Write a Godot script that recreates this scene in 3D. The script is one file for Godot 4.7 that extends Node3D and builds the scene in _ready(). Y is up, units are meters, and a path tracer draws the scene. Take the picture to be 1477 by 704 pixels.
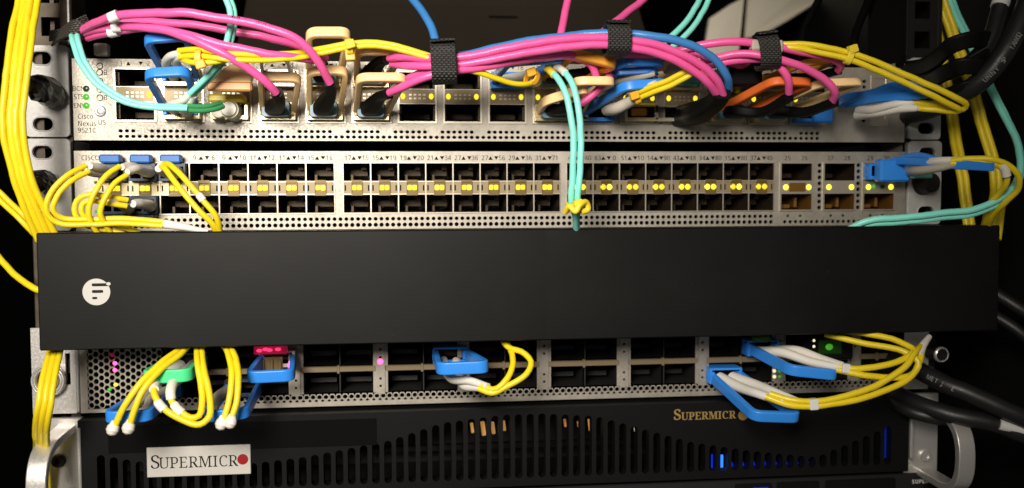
extends Node3D
# A close view of a server rack: two light-metal switches, a black cable manager, a third switch with honeycomb vents and a black server, with all their patch cables.

func _ready() -> void:
	# camera
	var cam := Camera3D.new()
	cam.name = "camera"
	cam.transform = Transform3D(Basis(Vector3(0.993840, -0.003595, 0.110767), Vector3(0.009568, 0.998525, -0.053443), Vector3(-0.110411, 0.054173, 0.992409)).orthonormalized(), Vector3(-0.0534, -0.0285, 0.492))
	var lens := CameraAttributesPhysical.new()
	lens.frustum_focal_length = 46.02
	lens.frustum_focus_distance = 0.455
	lens.frustum_near = 0.02
	lens.frustum_far = 20.0
	lens.exposure_aperture = 11.0
	cam.attributes = lens
	cam.fov = 29.22
	cam.near = 0.02
	cam.far = 20.0
	add_child(cam)
	cam.current = true
	# the dim room behind the camera, and its exposure
	var we := WorldEnvironment.new()
	we.name = "environment"
	var env := Environment.new()
	env.background_mode = Environment.BG_COLOR
	env.background_color = lin(0.05, 0.048, 0.045)
	env.tonemap_mode = Environment.TONE_MAPPER_LINEAR
	env.tonemap_exposure = 1.17
	env.sdfgi_enabled = true
	env.ssao_enabled = true
	env.ssil_enabled = true
	we.environment = env
	add_child(we)
	# a hand-held work light in front and to the upper left, and the ceiling light of the aisle
	var work := SpotLight3D.new()
	work.name = "work_light"
	work.light_energy = 0.9
	work.light_color = Color(1.0, 0.965, 0.915)
	work.light_size = 0.13
	work.spot_angle = 27.5
	work.spot_angle_attenuation = 1.0
	work.spot_range = 5.0
	work.spot_attenuation = 2.0
	work.shadow_enabled = true
	add_child(work)
	work.look_at_from_position(Vector3(-0.25, 0.20, 0.72), Vector3(-0.09, -0.04, 0.0), Vector3.UP)
	ceiling_light("room_light", Vector3(-0.1, 0.6, 1.5), Vector3(0.0, -0.05, 0.0), Vector2(1.2, 0.6), 0.16)
	wob.frequency = 0.03
	materials()
	rack()
	switch_a()
	switch_b()
	cable_manager()
	switch_c()
	server()
	fixings()
	modules_a()
	modules_b()
	modules_c()
	bundles()
	power_cables()

func ceiling_light(called: String, at: Vector3, to: Vector3, size: Vector2, energy: float) -> void:
	var l := AreaLight3D.new()
	l.name = called
	l.area_size = size
	l.light_energy = energy
	l.light_color = Color(1.0, 0.93, 0.84)
	l.area_range = 6.0
	l.area_attenuation = 2.0
	l.shadow_enabled = true
	add_child(l)
	l.look_at_from_position(at, to, Vector3.UP)

var M := {}
func materials() -> void:
	var smudge := noise_tex(0.012, 0.72, 1.0, 5, 3)
	var grain := noise_tex(0.09, 0.55, 1.0, 3, 7)
	var fine := noise_tex(0.2, 0.0, 1.0, 3, 11)
	M.face = paint(0.47, 0.435, 0.375, 0.42, 0.68)
	M.face.albedo_texture = noise_tex(0.012, 0.9, 1.0, 4, 31)
	M.face.roughness_texture = grain
	M.face.roughness = 0.68
	tri_map(M.face, 30)
	M.ear = paint(0.54, 0.53, 0.515, 0.5, 0.3)
	M.ear.albedo_texture = noise_tex(0.012, 0.9, 1.0, 5, 3)
	M.ear.roughness_texture = grain
	M.ear.roughness = 0.66
	tri_map(M.ear, 24)
	M.steel = paint(0.62, 0.56, 0.46, 0.36, 0.75)
	M.strip = paint(0.27, 0.21, 0.125, 0.5, 0.45)
	M.brass = paint(0.70, 0.58, 0.34, 0.3, 0.6)
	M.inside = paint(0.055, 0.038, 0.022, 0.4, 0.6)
	M.amberin = paint(0.26, 0.13, 0.03, 0.35, 0.6)
	M.clip = paint(0.16, 0.11, 0.04, 0.4, 0.4)
	M.black = paint(0.008, 0.008, 0.008, 0.55)
	M.void = paint(0.003, 0.003, 0.003, 0.9, 0.0, 0.1)
	M.ink = paint(0.008, 0.0075, 0.007, 0.8, 0.0, 0.2)
	M.panel = paint(0.0235, 0.0237, 0.0228, 0.48, 0.0, 0.34)
	M.panel.albedo_texture = scuffed()
	tri_map(M.panel, 1.9)
	M.bezel = paint(0.0042, 0.0042, 0.0046, 0.55, 0.0, 0.28)
	M.bezel.heightmap_enabled = true
	M.bezel.heightmap_texture = fine
	M.bezel.heightmap_scale = 0.005
	tri_map(M.bezel, 40)
	M.rail = paint(0.11, 0.085, 0.06, 0.5, 0.5)
	M.rail.albedo_texture = smudge
	tri_map(M.rail, 20)
	M.blackrail = paint(0.009, 0.0085, 0.008, 0.5, 0.0, 0.35)
	M.yellow = paint(0.80, 0.62, 0.013, 0.34)
	M.pink = paint(0.86, 0.11, 0.36, 0.3)
	M.aqua = paint(0.25, 0.80, 0.68, 0.32)
	M.aquagreen = paint(0.05, 0.30, 0.11, 0.42)
	M.bluecable = paint(0.05, 0.22, 0.55, 0.28)
	M.bluetab = paint(0.03, 0.25, 0.80, 0.35)
	M.greentab = paint(0.07, 0.72, 0.27, 0.4)
	M.beige = paint(0.95, 0.66, 0.32, 0.4)
	M.orangebeige = paint(0.72, 0.33, 0.10, 0.42)
	M.orange = paint(0.85, 0.36, 0.03, 0.45)
	M.redorange = paint(0.80, 0.16, 0.03, 0.45)
	M.teal = paint(0.12, 0.24, 0.30, 0.35)
	M.tealbright = paint(0.10, 0.45, 0.42, 0.35)
	M.white = paint(0.78, 0.75, 0.68, 0.45)
	M.greyboot = paint(0.50, 0.46, 0.38, 0.45)
	M.rubber = paint(0.004, 0.004, 0.004, 0.5, 0.0, 0.28)
	M.power = paint(0.013, 0.013, 0.013, 0.4)
	for c in [M.yellow, M.pink, M.aqua, M.bluecable, M.power]:
		c.heightmap_enabled = true
		c.heightmap_texture = fine
		c.heightmap_scale = 0.006
		c.roughness_texture = grain
		c.roughness *= 1.35
		tri_map(c, 45)
	M.label = paint(0.75, 0.75, 0.74, 0.6)
	M.tie = paint(0.85, 0.66, 0.04, 0.4)
	M.tieorange = paint(0.88, 0.45, 0.03, 0.4)
	M.clear = paint(0.75, 0.72, 0.6, 0.3)
	M.silver = paint(0.72, 0.70, 0.67, 0.34, 0.7)
	M.silver.roughness_texture = grain
	M.silver.roughness = 0.5
	tri_map(M.silver, 30)
	M.badge = paint(0.68, 0.65, 0.6, 0.4, 0.3)
	M.red = paint(0.32, 0.008, 0.012, 0.4)
	M.gold = paint(0.62, 0.42, 0.14, 0.35, 0.6)
	M.pale = paint(0.95, 0.88, 0.72, 0.6)
	M.weave = velcro(0.075, 0.07, 0.064)
	M.weavegrey = velcro(0.17, 0.15, 0.125)
	M.led = glow(1.0, 0.78, 0.03, 0.95)
	M.ledsoft = glow(1.0, 0.74, 0.03, 0.65)
	M.ledhot = glow(1.0, 0.80, 0.06, 1.4)
	M.ledgreen = glow(0.08, 0.5, 0.03, 0.4)
	M.ledpink = glow(1.0, 0.06, 0.25, 4.0)
	M.ledamber = glow(1.0, 0.5, 0.14, 0.3)
	M.ledblue = glow(0.02, 0.16, 1.0, 1.6)
	M.ledpale = glow(0.9, 0.8, 0.55, 0.9)
	M.ledamberdim = glow(1.0, 0.4, 0.12, 0.2)
	M.ledbluedim = glow(0.004, 0.04, 1.0, 0.3)
	M.ledpinkmid = glow(1.0, 0.05, 0.2, 1.0)
	M.ledpinkdim = glow(0.9, 0.02, 0.12, 0.12)
	M.ledgreendim = glow(0.012, 0.07, 0.005, 0.06)
	M.ledbluefaint = glow(0.003, 0.03, 0.7, 0.14)
	M.overhead = paint(0.03, 0.024, 0.017, 0.5)
	M.emblem = paint(0.52, 0.51, 0.48, 0.5)
	M.darkport = paint(0.012, 0.011, 0.01, 0.5)
	M.gloss = paint(0.004, 0.004, 0.004, 0.12)
	M.wrap = paint(0.012, 0.012, 0.013, 0.22)
	M.bluelatch = paint(0.015, 0.13, 0.45, 0.4)
	M.navy = paint(0.015, 0.03, 0.07, 0.4)
	M.printgrey = paint(0.3, 0.3, 0.3, 0.6)
	M.leddark = paint(0.02, 0.05, 0.015, 0.25)

# satin black sheet: faint cloudy wear, a few scratches and specks of dust
func scuffed() -> ImageTexture:
	var rng := RandomNumberGenerator.new()
	rng.seed = 77
	var f := FastNoiseLite.new()
	f.seed = 9
	f.frequency = 0.006
	f.fractal_octaves = 5
	var g := FastNoiseLite.new()
	g.seed = 10
	g.frequency = 0.35
	var im := Image.create(1024, 1024, false, Image.FORMAT_RGB8)
	for y in 1024:
		for x in 1024:
			var h := 0.40 + 0.15 * f.get_noise_2d(x, y) + 0.04 * g.get_noise_2d(x, y)
			im.set_pixel(x, y, Color(h, h, h))
	for i in 260:
		var p := Vector2i(rng.randi_range(2, 1020), rng.randi_range(2, 1020))
		var h := rng.randf_range(0.7, 1.0)
		im.set_pixel(p.x, p.y, Color(h, h, h * 0.97))
		if i % 9 == 0: im.set_pixel(p.x + 1, p.y, Color(h, h, h * 0.97))
	for i in 46:
		var p := Vector2(rng.randf_range(30, 990), rng.randf_range(30, 990))
		var d := Vector2.from_angle(rng.randf_range(-0.5, 0.5) + (1.2 if i % 3 == 0 else 0.0))
		var n := rng.randi_range(8, 46)
		var h := rng.randf_range(0.06, 0.2)
		for k in n:
			var q := Vector2i(p + d * k + Vector2(0, sin(k * 0.07) * 2.0))
			if q.x < 0 or q.y < 0 or q.x > 1023 or q.y > 1023: continue
			var c := im.get_pixel(q.x, q.y).r + h
			im.set_pixel(q.x, q.y, Color(c, c, c))
	return ImageTexture.create_from_image(im)

func velcro(r: float, g: float, b: float) -> StandardMaterial3D:
	var im := Image.create(64, 64, false, Image.FORMAT_RGB8)
	for y in 64:
		for x in 64:
			var u := (x + (8 if (y / 8) % 2 else 0)) % 16 / 16.0
			var w := y % 8 / 8.0
			var h := sin(u * PI) * sin(w * PI)
			im.set_pixel(x, y, Color(h, h, h))
	var t := ImageTexture.create_from_image(im)
	var im2 := Image.create(64, 64, false, Image.FORMAT_RGB8)
	for y in 64:
		for x in 64:
			var h := 0.12 + 0.88 * im.get_pixel(x, y).r
			im2.set_pixel(x, y, Color(h, h, h))
	var m := paint(r, g, b, 0.6)
	m.albedo_texture = ImageTexture.create_from_image(im2)
	m.heightmap_enabled = true
	m.heightmap_texture = t
	m.heightmap_scale = 0.05
	tri_map(m, 120)
	return m

# ---------------------------------------------------------------- the rack
func rack() -> void:
	var s := Sh.new()
	s.box(-330, 330, -330, 300, -700, -690)
	structure(s, "back_wall", M.void)
	s = Sh.new()
	s.box(-330, -322, -330, 300, -690, 30)
	structure(s, "side_wall", M.black)
	s = Sh.new()
	s.box(322, 330, -330, 300, -690, 30)
	structure(s, "side_wall", M.black)
	s = Sh.new()
	s.box(-322, 322, 290, 300, -690, 30)
	structure(s, "ceiling", M.void)
	s = Sh.new()
	s.box(-322, 322, -330, -320, -690, 30)
	structure(s, "floor", M.void)
	for k in 2:
		var x0: float = [-239.0, 222.0][k]
		var t := thing("rack_post", ["brown-grey perforated rack post behind the left switch ears", "black perforated rack post behind the right switch ears"][k], "rack post", v(x0 + 9, -210, -4), "posts of the rack")
		s = Sh.new()
		var holes := []
		for i in range(-18, 18):
			var y := 6.35 * 1.029 + i * 15.875 * 1.029
			holes.append([x0 + 4.5, x0 + 13.5, y - 4.7, y + 4.7])
		s.plate(x0, x0 + 18, -318, 288, -4, 2.2, holes)
		put(s, "front_flange", [M.rail, M.blackrail][k], t)
		s = Sh.new()
		s.box(x0 - 3 if k == 0 else x0 + 18, x0 if k == 0 else x0 + 21, -318, 288, -70, -4, 0.6)
		s.box(x0 + 6, x0 + 8, -318, 288, -60, -12)
		put(s, "side_flange", [M.rail, M.blackrail][k], t)
		s = Sh.new()
		if k == 0: s.box(x0 + 17.4, x0 + 18.6, 46.5, 288, -6, -2.6, 0.2)
		else: s.box(x0 - 0.8, x0 + 0.4, 46.5, 288, -6, -2.6, 0.2)
		put(s, "edge_strip", M.silver if k == 0 else M.blackrail, t)
	# the dark device above, set far back, and the pale baffle beside it
	var t := thing("overhead_cover", "smooth dark brown-grey cover at the top, behind the blue cable", "cover", v(-10, 60, -160))
	s = Sh.new()
	var c := []
	for i in 13:
		var u := i / 12.0
		c.append([lerpf(40, 150, u), -130 - 110 * sin(u * 1.5)])
	c.append([289, -268])
	for i in 13:
		s.quad(v(-170, c[i][0], c[i][1]), v(125, c[i][0], c[i][1]), v(125, c[i + 1][0], c[i + 1][1]), v(-170, c[i + 1][0], c[i + 1][1]))
		s.quad(v(125, c[i][0], c[i][1] - 6), v(-170, c[i][0], c[i][1] - 6), v(-170, c[i + 1][0], c[i + 1][1] - 6), v(125, c[i + 1][0], c[i + 1][1] - 6))
	put(s, "cover_sheet", M.overhead, t)
	s = Sh.new()
	s.box(8, 30, 101, 104, -216, -212.4, 0.5)
	put(s, "cover_slot", M.void, t)
	t = thing("air_baffle", "pale blurred sheet-metal baffle in two bent leaves at the top right", "baffle", v(259.4, 119.5, -330))
	s = Sh.new()
	var z := -150.0
	s.slab([v(209.6, 88.0, -330), v(241.7, 82.1, -330), v(251.2, 147.2, -340), v(238.3, 140.8, -340), v(218.9, 128.0, -340)], 6.0)
	put(s, "leaf", M.pale, t)
	s = Sh.new()
	s.slab([v(249.2, 109.4, -330), v(263.4, 112.1, -330), v(289.2, 126.1, -330), v(322.2, 146.1, -340), v(387.6, 224.1, -340), v(353.4, 272.9, -340), v(263.2, 245.2, -340)], 6.0)
	put(s, "leaf", M.pale, t)

# ---------------------------------------------------------------- switches
func shell(t: Node3D, y0: float, y1: float, m: Material) -> void:
	var s := Sh.new()
	s.box(-218, 218.5, y1 - 1.5, y1 - 0.4, -420, -1.7)
	s.box(-218, 218.5, y0 + 0.4, y0 + 1.5, -420, -1.7)
	s.box(-218, -216.5, y0 + 1.5, y1 - 1.5, -420, -1.7)
	s.box(217, 218.5, y0 + 1.5, y1 - 1.5, -420, -1.7)
	s.box(-216.5, 217, y0 + 1.5, y1 - 1.5, -62, -60)
	put(s, "chassis", m, t)

func ear(t: Node3D, x0: float, x1: float, y0: float, y1: float, left: bool) -> void:
	var s := Sh.new()
	var ym := (y0 + y1) / 2
	var sx := x0 + 8.2 if left else x1 - 8.6
	for k in 2:
		var yc: float = [ym - 16.3, ym + 16.3][k]
		var o := PackedVector2Array()
		var r := 2.0
		var full := rrect(x1 - x0, y1 - y0, r, 4, Vector2((x0 + x1) / 2, ym))
		for p in full:
			if (k == 0) == (p.y < ym): o.append(p)
		if k == 0: o = PackedVector2Array([Vector2(x1, ym), Vector2(x0, ym)]) + o
		else: o = PackedVector2Array([Vector2(x0, ym), Vector2(x1, ym)]) + o
		var hole := rrect(9.4, 6.2, 3.05, 6, Vector2(sx, yc))
		s.ring(o, hole, Vector2(sx, yc), -2.2, 0.0)
		# rolled lip round each slot
		var lip := []
		for p in rrect(10.0, 6.8, 3.3, 6, Vector2(sx, yc)): lip.append(Vector3(p.x, p.y, -0.05))
		s.sweep(lip, ngon(Vector2.ZERO, 0.38, 0.38, 6), Vector3.BACK, [], true)
	var edge := []
	for p in rrect(x1 - x0 - 0.9, y1 - y0 - 0.9, 1.8, 4, Vector2((x0 + x1) / 2, ym)): edge.append(Vector3(p.x, p.y, -0.75))
	s.sweep(edge, ngon(Vector2.ZERO, 0.75, 0.75, 8), Vector3.BACK, [], true)
	# the bend back along the chassis
	if left: s.box(x1 - 1.4, x1 + 0.2, y0 + 0.5, y1 - 0.5, -30, -0.8, 0.6)
	else: s.box(x0 - 0.2, x0 + 1.4, y0 + 0.5, y1 - 0.5, -30, -0.8, 0.6)
	put(s, "ear", M.ear, t)

func vents(s: Sh, x0: float, n: int, px: float, y0: float, y1: float, z: float, skip: Callable, wide := 2.2, tall := 1.8, k := 8) -> void:
	for i in n:
		var o := rect(x0 + i * px, x0 + (i + 1) * px, y0, y1)
		var c := Vector2(x0 + (i + 0.5) * px, (y0 + y1) / 2)
		if skip.call(i):
			s.quad(v(o[0].x, o[0].y, z), v(o[1].x, o[1].y, z), v(o[2].x, o[2].y, z), v(o[3].x, o[3].y, z))
		else:
			s.ring(o, ngon(c, wide / 2, tall / 2, k, PI / 8), c, z - 1.4, z)

func triangle(s: Sh, c: Vector3, h: float, down: bool) -> void:
	var q := -1.0 if down else 1.0
	s.prism(PackedVector2Array([Vector2(c.x - h * 0.6, c.y - q * h / 2), Vector2(c.x + h * 0.6, c.y - q * h / 2), Vector2(c.x, c.y + q * h / 2)]), c.z, c.z + 0.06)

func switch_a() -> void:
	var t := thing("network_switch", "upper light metal switch full of pink cables and pull tabs", "switch", v(0, 0, 0), "light metal switches with yellow lights")
	shell(t, -1.0, 39.3, M.void)
	ear(t, -241.8, -221.0, 0.5, 45.6, true)
	ear(t, 222.2, 240.6, 0.5, 45.0, false)
	var s := Sh.new()
	var holes := [[-198.0, 219.5 - 36.5, -0.6, 4.9], [193.9, 197.6, 9.0, 33.5]]
	for c in 16:
		var x := -199.3 + 23.5 * c
		holes.append([x, x + 20.7, 7.8, 35.0])
	s.plate(-219, 219.5, -1.2, 39.4, 0, 1.6, holes)
	vents(s, -198.0, 125, 381.0 / 125, -0.6, 2.15, 0, func(i): return i > 120)
	vents(s, -198.0, 125, 381.0 / 125, 2.15, 4.9, 0, func(i): return (i + 3) % 8 > 5 or i > 120)
	for i in 8: s.ring(rect(193.9, 197.6, 9.0 + i * 3.0625, 12.0625 + i * 3.0625), ngon(Vector2(195.75, 10.53 + i * 3.0625), 1.1, 0.95, 8, PI / 8), Vector2(195.75, 10.53 + i * 3.0625), -1.4, 0)
	put(s, "faceplate", M.face, t)
	# one column of cages: frame, two openings, a strip of lights between
	var f := Sh.new()
	f.plate(0.1, 20.6, 7.9, 34.9, 0.9, 1.6, [[1.1, 19.6, 9.0, 17.9], [1.1, 19.6, 25.7, 34.2]])
	var fm := f.mesh()
	var g := Sh.new()
	for y in [[9.0, 17.9], [25.7, 34.2]]:
		g.socket(1.1, 19.6, y[0], y[1], -48, 0.2)
		g.box(3.5, 17.2, (y[0] + y[1]) / 2 - 1.5, (y[0] + y[1]) / 2 + 1.2, -48, -24)
		g.box(1.2, 2.0, y[0] + 1, y[1] - 1, -30, -3)
		g.box(18.7, 19.5, y[0] + 1, y[1] - 1, -30, -3)
	var gm := g.mesh()
	var st := Sh.new()
	var cells := []
	for k in 4:
		for j in 2: cells.append([6.1 + k * 2.4, 7.5 + k * 2.4, 20.3 + j * 1.9, 21.2 + j * 1.9])
	st.plate(1.3, 19.4, 18.2, 25.4, 1.1, 0.6, cells)
	var sm := st.mesh()
	var ld := Sh.new()
	ld.dome(Vector3.ZERO, 1.25, 1.55, 0.7)
	var lm := ld.mesh()
	for c in 16:
		var x := -199.3 + 23.5 * c
		var cage := inst(fm, "port_cage", M.steel, t, v(x, 0, 0))
		inst(gm, "port_opening", M.inside, cage, v(x, 0, 0))
		inst(sm, "light_strip", M.strip, cage, v(x, 0, 0))
		if c not in [1, 2, 3, 4, 5]:
			if c > 0: inst(lm, "status_led", M.led, cage, v(x + 3.0, 21.8, 1.1))
			inst(lm, "status_led", M.led, cage, v(x + 17.6, 21.8, 1.1))
	# left end: lamps, button, lettering
	var b := Sh.new()
	b.lathe([Vector2(0, 1.6), Vector2(2.2, 1.5), Vector2(2.9, 1.0), Vector2(3.1, 0.2), Vector2(3.5, 0.2), Vector2(3.6, 0)], v(-205.9, 13.3, 0), Vector3.BACK, 24)
	b.dome(v(-205.6, 13.2, 1), 2.3, 2.3, 0.9, 20, 4)
	put(b, "button", M.silver, t)
	for i in 3:
		var l := Sh.new()
		var q: Vector3 = [v(-212.5, 24.4, 0), v(-212.6, 20.3, 0), v(-212.7, 16.0, 0)][i]
		l.lathe([Vector2(1.1, 0.1), Vector2(1.35, 0.35), Vector2(1.6, 0.35), Vector2(1.7, 0)], q, Vector3.BACK, 14)
		l.dome(q + v(0, 0, 0.05), 1.2, 1.2, 0.4, 12, 2)
		put(l, "status_led", [M.leddark, M.ledgreen, M.ledgreen][i], t)
	for i in 5:
		var l := Sh.new()
		l.lathe([Vector2(0.0, -1.0), Vector2(1.2, -0.9), Vector2(1.25, 0.25), Vector2(1.5, 0.3), Vector2(1.7, 0)], [v(-205.7, 35.8, 0), v(-205.8, 32.6, 0), v(-205.9, 28.3, 0), v(-206.0, 24.1, 0), v(-206.1, 20.0, 0)][i], Vector3.BACK, 12)
		put(l, "lamp_hole", M.leddark, t)
	lettering("BCN", "lamp_name", M.ink, t, v(-216.1, 24.4, 0.03), 1.6)
	lettering("STS", "lamp_name", M.ink, t, v(-216.2, 20.3, 0.03), 1.6)
	lettering("ENV", "lamp_name", M.ink, t, v(-216.0, 16.0, 0.03), 1.6)
	lettering("Cisco", "maker_name", M.ink, t, v(-217.0, 10.6, 0.03), 1.9, "Droid Sans", false, 0.06, true)
	lettering("Nexus", "maker_name", M.ink, t, v(-217.1, 7.0, 0.03), 1.9, "Droid Sans", false, 0.06, true)
	lettering("9521C", "maker_name", M.ink, t, v(-217.2, 3.7, 0.03), 1.9, "Droid Sans", false, 0.06, true)
	lettering("US", "button_name", M.ink, t, v(-205.4, 7.6, 0.03), 1.7)
	lettering("B", "lamp_name", M.ink, t, v(-203.1, 32.4, 0.03), 1.5)
	lettering("B", "lamp_name", M.ink, t, v(-203.4, 20.0, 0.03), 1.5)
	for c in 16:
		var x := -199.3 + 23.5 * c
		lettering("%d" % (2 * c + 1), "port_number", M.ink, t, v(x + 4.0, 37.2, 0.03), 1.8)
		lettering("%d" % (2 * c + 2), "port_number", M.ink, t, v(x + 17.2, 37.2, 0.03), 1.8)
		var a := Sh.new()
		triangle(a, v(x + 7.4, 37.2, 0.02), 1.8, false)
		triangle(a, v(x + 13.4, 37.2, 0.02), 1.8, true)
		put(a, "port_arrow", M.ink, t)
	var w := Sh.new()
	w.plate(199.5, 209.5, 7.5, 35.2, 0.7, 0.7, [[201.0, 208.0, 9.5, 33.5]])
	w.box(201.0, 208.0, 9.5, 33.5, 0.02, 0.25)
	put(w, "end_window", M.steel, t)

func switch_b() -> void:
	var t := thing("network_switch", "lower light metal switch with a long row of yellow port lights", "switch", v(0, -46, 0), "light metal switches with yellow lights")
	shell(t, -46.6, -6.4, M.void)
	ear(t, -242.6, -221.2, -46.4, -0.6, true)
	ear(t, 222.4, 241.6, -46.4, -0.6, false)
	var s := Sh.new()
	var blocks := [[-206.9, 14.52], [-86.5, 14.21], [30.5, 14.3]]
	var holes := [[-206.9, 145.1, -46.2, -40.0], [169.3, 172.6, -38.6, -12.2], [191.6, 194.8, -38.6, -12.2]]
	for b in blocks: holes.append([b[0], b[0] + 8 * b[1], -38.8, -12.2])
	for x in [148.1, 172.6, 195.4]: holes.append([x, x + 19.0, -38.8, -12.2])
	s.plate(-219.3, 220.6, -46.8, -6.5, 0, 1.6, [[150.0, 214.0, -46.2, -43.1]] + holes)
	vents(s, -206.9, 117, 352.0 / 117, -43.1, -40.0, 0, func(_i): return false, 2.1, 2.0)
	vents(s, -206.9, 117, 352.0 / 117, -46.2, -43.1, 0, func(_i): return false, 2.2, 2.2, 10)
	vents(s, 150.0, 21, 64.0 / 21, -46.2, -43.1, 0, func(_i): return false, 2.1, 2.0)
	for x in [169.3, 191.6]:
		for i in 8:
			var y := -38.6 + i * 3.3
			s.ring(rect(x, x + 3.3 if x < 180 else x + 3.2, y, y + 3.3), ngon(Vector2(x + 1.65, y + 1.65), 1.15, 1.15, 8, PI / 8), Vector2(x + 1.65, y + 1.65), -1.4, 0)
	put(s, "faceplate", M.face, t)
	var lights := Sh.new()
	lights.box(-1.15, 1.15, -1.35, 1.35, 0, 0.9, 0.35)
	var lm := lights.mesh()
	var rl := Sh.new()
	rl.dome(Vector3.ZERO, 1.55, 1.6, 0.9)
	var rm := rl.mesh()
	var names := ["1", "2", "3", "4", "5", "6", "9:8", "9:10", "11:12", "11:14", "15:16"]
	var left_no := ["1", "3", "5", "9", "9", "11", "11", "15", "17", "15", "19", "21", "27", "27", "29", "31", "41", "63", "51", "14", "43", "34", "15", "37"]
	var right_no := ["2", "4", "6", "6", "10", "12", "14", "16", "15", "19", "20", "34", "36", "56", "36", "71", "40", "0", "10", "90", "48", "80", "80", "40"]
	for bi in 3:
		var x0: float = blocks[bi][0]
		var p: float = blocks[bi][1]
		var o := Sh.new()
		for y in [[-21.9, -12.7], [-38.3, -29.0]]:
			o.socket(0.28, p - 0.28, y[0], y[1], -46, 0.1)
			o.box(2.4, p - 2.4, y[0] + 3.0, y[0] + 6.2, -46, -20)
			o.box(p * 0.25, p * 0.25 + 1.2, y[0] + 0.2, y[0] + 3.4, -22, -9)
			o.box(p * 0.62, p * 0.62 + 2.6, y[1] - 3.0, y[1] - 0.2, -30, -14)
		var om := o.mesh()
		var fr := Sh.new()
		fr.plate(0, p, -38.8, -12.2, 0.7, 1.5, [[0.28, p - 0.28, -38.3, -29.0], [0.28, p - 0.28, -21.9, -12.7], [0.28, p - 0.28, -28.5, -22.4]])
		var fm := fr.mesh()
		var sr := Sh.new()
		sr.plate(0.36, p - 0.36, -28.49, -22.41, 0.3, 0.5, [[0.8, 1.5, -27.0, -24.0], [p - 1.5, p - 0.8, -27.0, -24.0]])
		var sm := sr.mesh()
		var cl := Sh.new()
		cl.plate(p / 2 - 2.9, p / 2 + 2.9, -29.4, -21.4, 1.3, 1.2, [[p / 2 - 2.5, p / 2 + 2.5, -28.0, -22.8]])
		cl.box(p / 2 - 2.45, p / 2 + 2.45, -27.95, -22.85, 0.1, 0.45)
		var cm := cl.mesh()
		for c in 8:
			var x := x0 + c * p
			var n_led := bi * 8 + c
			var cage := inst(fm, "port_cage", M.steel, t, v(x, 0, 0))
			inst(om, "port_opening", M.inside, cage, v(x, 0, 0))
			inst(sm, "light_strip", M.strip if n_led > 2 else M.brass, cage, v(x, 0, 0))
			inst(cm, "light_clip", M.clip, cage, v(x, 0, 0))
			for k in 2:
				inst(lm if bi < 2 else rm, "status_led", [M.led, M.ledsoft, M.ledhot, M.led, M.ledsoft][(n_led * 7 + k * 3) % 5], cage, v(x + p / 2 + [-1.3, 1.3][k] * (1.0 if bi < 2 else 1.35), -25.4, 0.5 if bi < 2 else 0.8))
			var n := bi * 8 + c
			if n > 2:
				lettering(left_no[n], "port_number", M.ink, t, v(x + 2.6, -10.0, 0.03), 1.9)
				lettering(right_no[n], "port_number", M.ink, t, v(x + p - 2.7, -10.0, 0.03), 1.9)
				var a := Sh.new()
				triangle(a, v(x + p / 2 - 1.5, -10.0, 0.02), 1.9, false)
				triangle(a, v(x + p / 2 + 1.5, -10.0, 0.02), 1.9, true)
				put(a, "port_arrow", M.ink, t)
	var w := Sh.new()
	w.plate(0, 19, -38.8, -12.2, 0.8, 1.5, [[0.9, 18.1, -38.0, -29.4], [0.9, 18.1, -22.2, -12.9]])
	var wm := w.mesh()
	var q := Sh.new()
	for y in [[-38.0, -29.4], [-22.2, -12.9]]:
		q.socket(0.9, 18.1, y[0], y[1], -46, 0.1)
		q.box(3, 16, y[0] + 2, y[0] + 4.4, -46, -22)
	var qm := q.mesh()
	var am := Sh.new()
	am.socket(1.0, 18.0, -37.9, -29.5, -26, 0.0)
	am.box(12.2, 14.0, -37.0, -31.4, -26, -9, 0.3)
	am.box(4.5, 9.5, -37.4, -35.2, -26, -8, 0.3)
	am.box(5.0, 7.0, -33.6, -31.0, -26, -14, 0.3)
	var amm := am.mesh()
	for c in 3:
		var x: float = [148.1, 172.6, 195.4][c]
		var cage := inst(wm, "port_cage", M.steel, t, v(x, 0, 0))
		inst(qm, "port_opening", M.inside, cage, v(x, 0, 0))
		inst(amm, "spring_cage", M.amberin, cage, v(x, 0, 0))
		if c == 0:
			var ap := Sh.new()
			ap.box(x + 5.2, x + 14.6, -28.2, -23.4, 0.7, 0.95, 0.1)
			put(ap, "amber_pipe", M.amberin, cage)
		for k in 2: inst(rm, "status_led", M.ledhot, cage, v(x + [3.4, 16.4][k], -25.8, 0.8))
		if c == 2:
			var l := Sh.new()
			l.dome(v(x + 6.5, -25.6, 0.8), 1.0, 1.3, 0.6)
			put(l, "status_led", M.ledgreen, cage)
			l = Sh.new()
			l.box(x + 10.0, x + 12.6, -26.6, -24.6, 0.8, 1.2, 0.3)
			put(l, "status_led", M.ledgreendim, cage)
		lettering(["25", "27", "29"][c], "port_number", M.ink, t, v(x + 4.5, -10.0, 0.03), 1.9)
		lettering(["26", "28", "30"][c], "port_number", M.ink, t, v(x + 14.0, -10.0, 0.03), 1.9)
		var hs := Sh.new()
		for k in 2: hs.lathe([Vector2(0, 0.15), Vector2(0.7, 0.1), Vector2(0.8, 0)], v(x + [5.0, 12.0][k], -41.4, 0), Vector3.BACK, 10)
		put(hs, "pin_hole", M.leddark, t)
	for i in 3:
		var l := Sh.new()
		l.dome([v(-209.2, -22.3, 0), v(-209.3, -36.9, 0), v(-201.3, -39.4, 0)][i], 0.8, 0.8, 0.4)
		put(l, "status_led", [M.leddark, M.ledgreen, M.leddark][i], t)
	lettering("CISCO", "maker_name", M.ink, t, v(-215.9, -10.1, 0.03), 1.8, "Droid Sans", false, 0.06, true)

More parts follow.
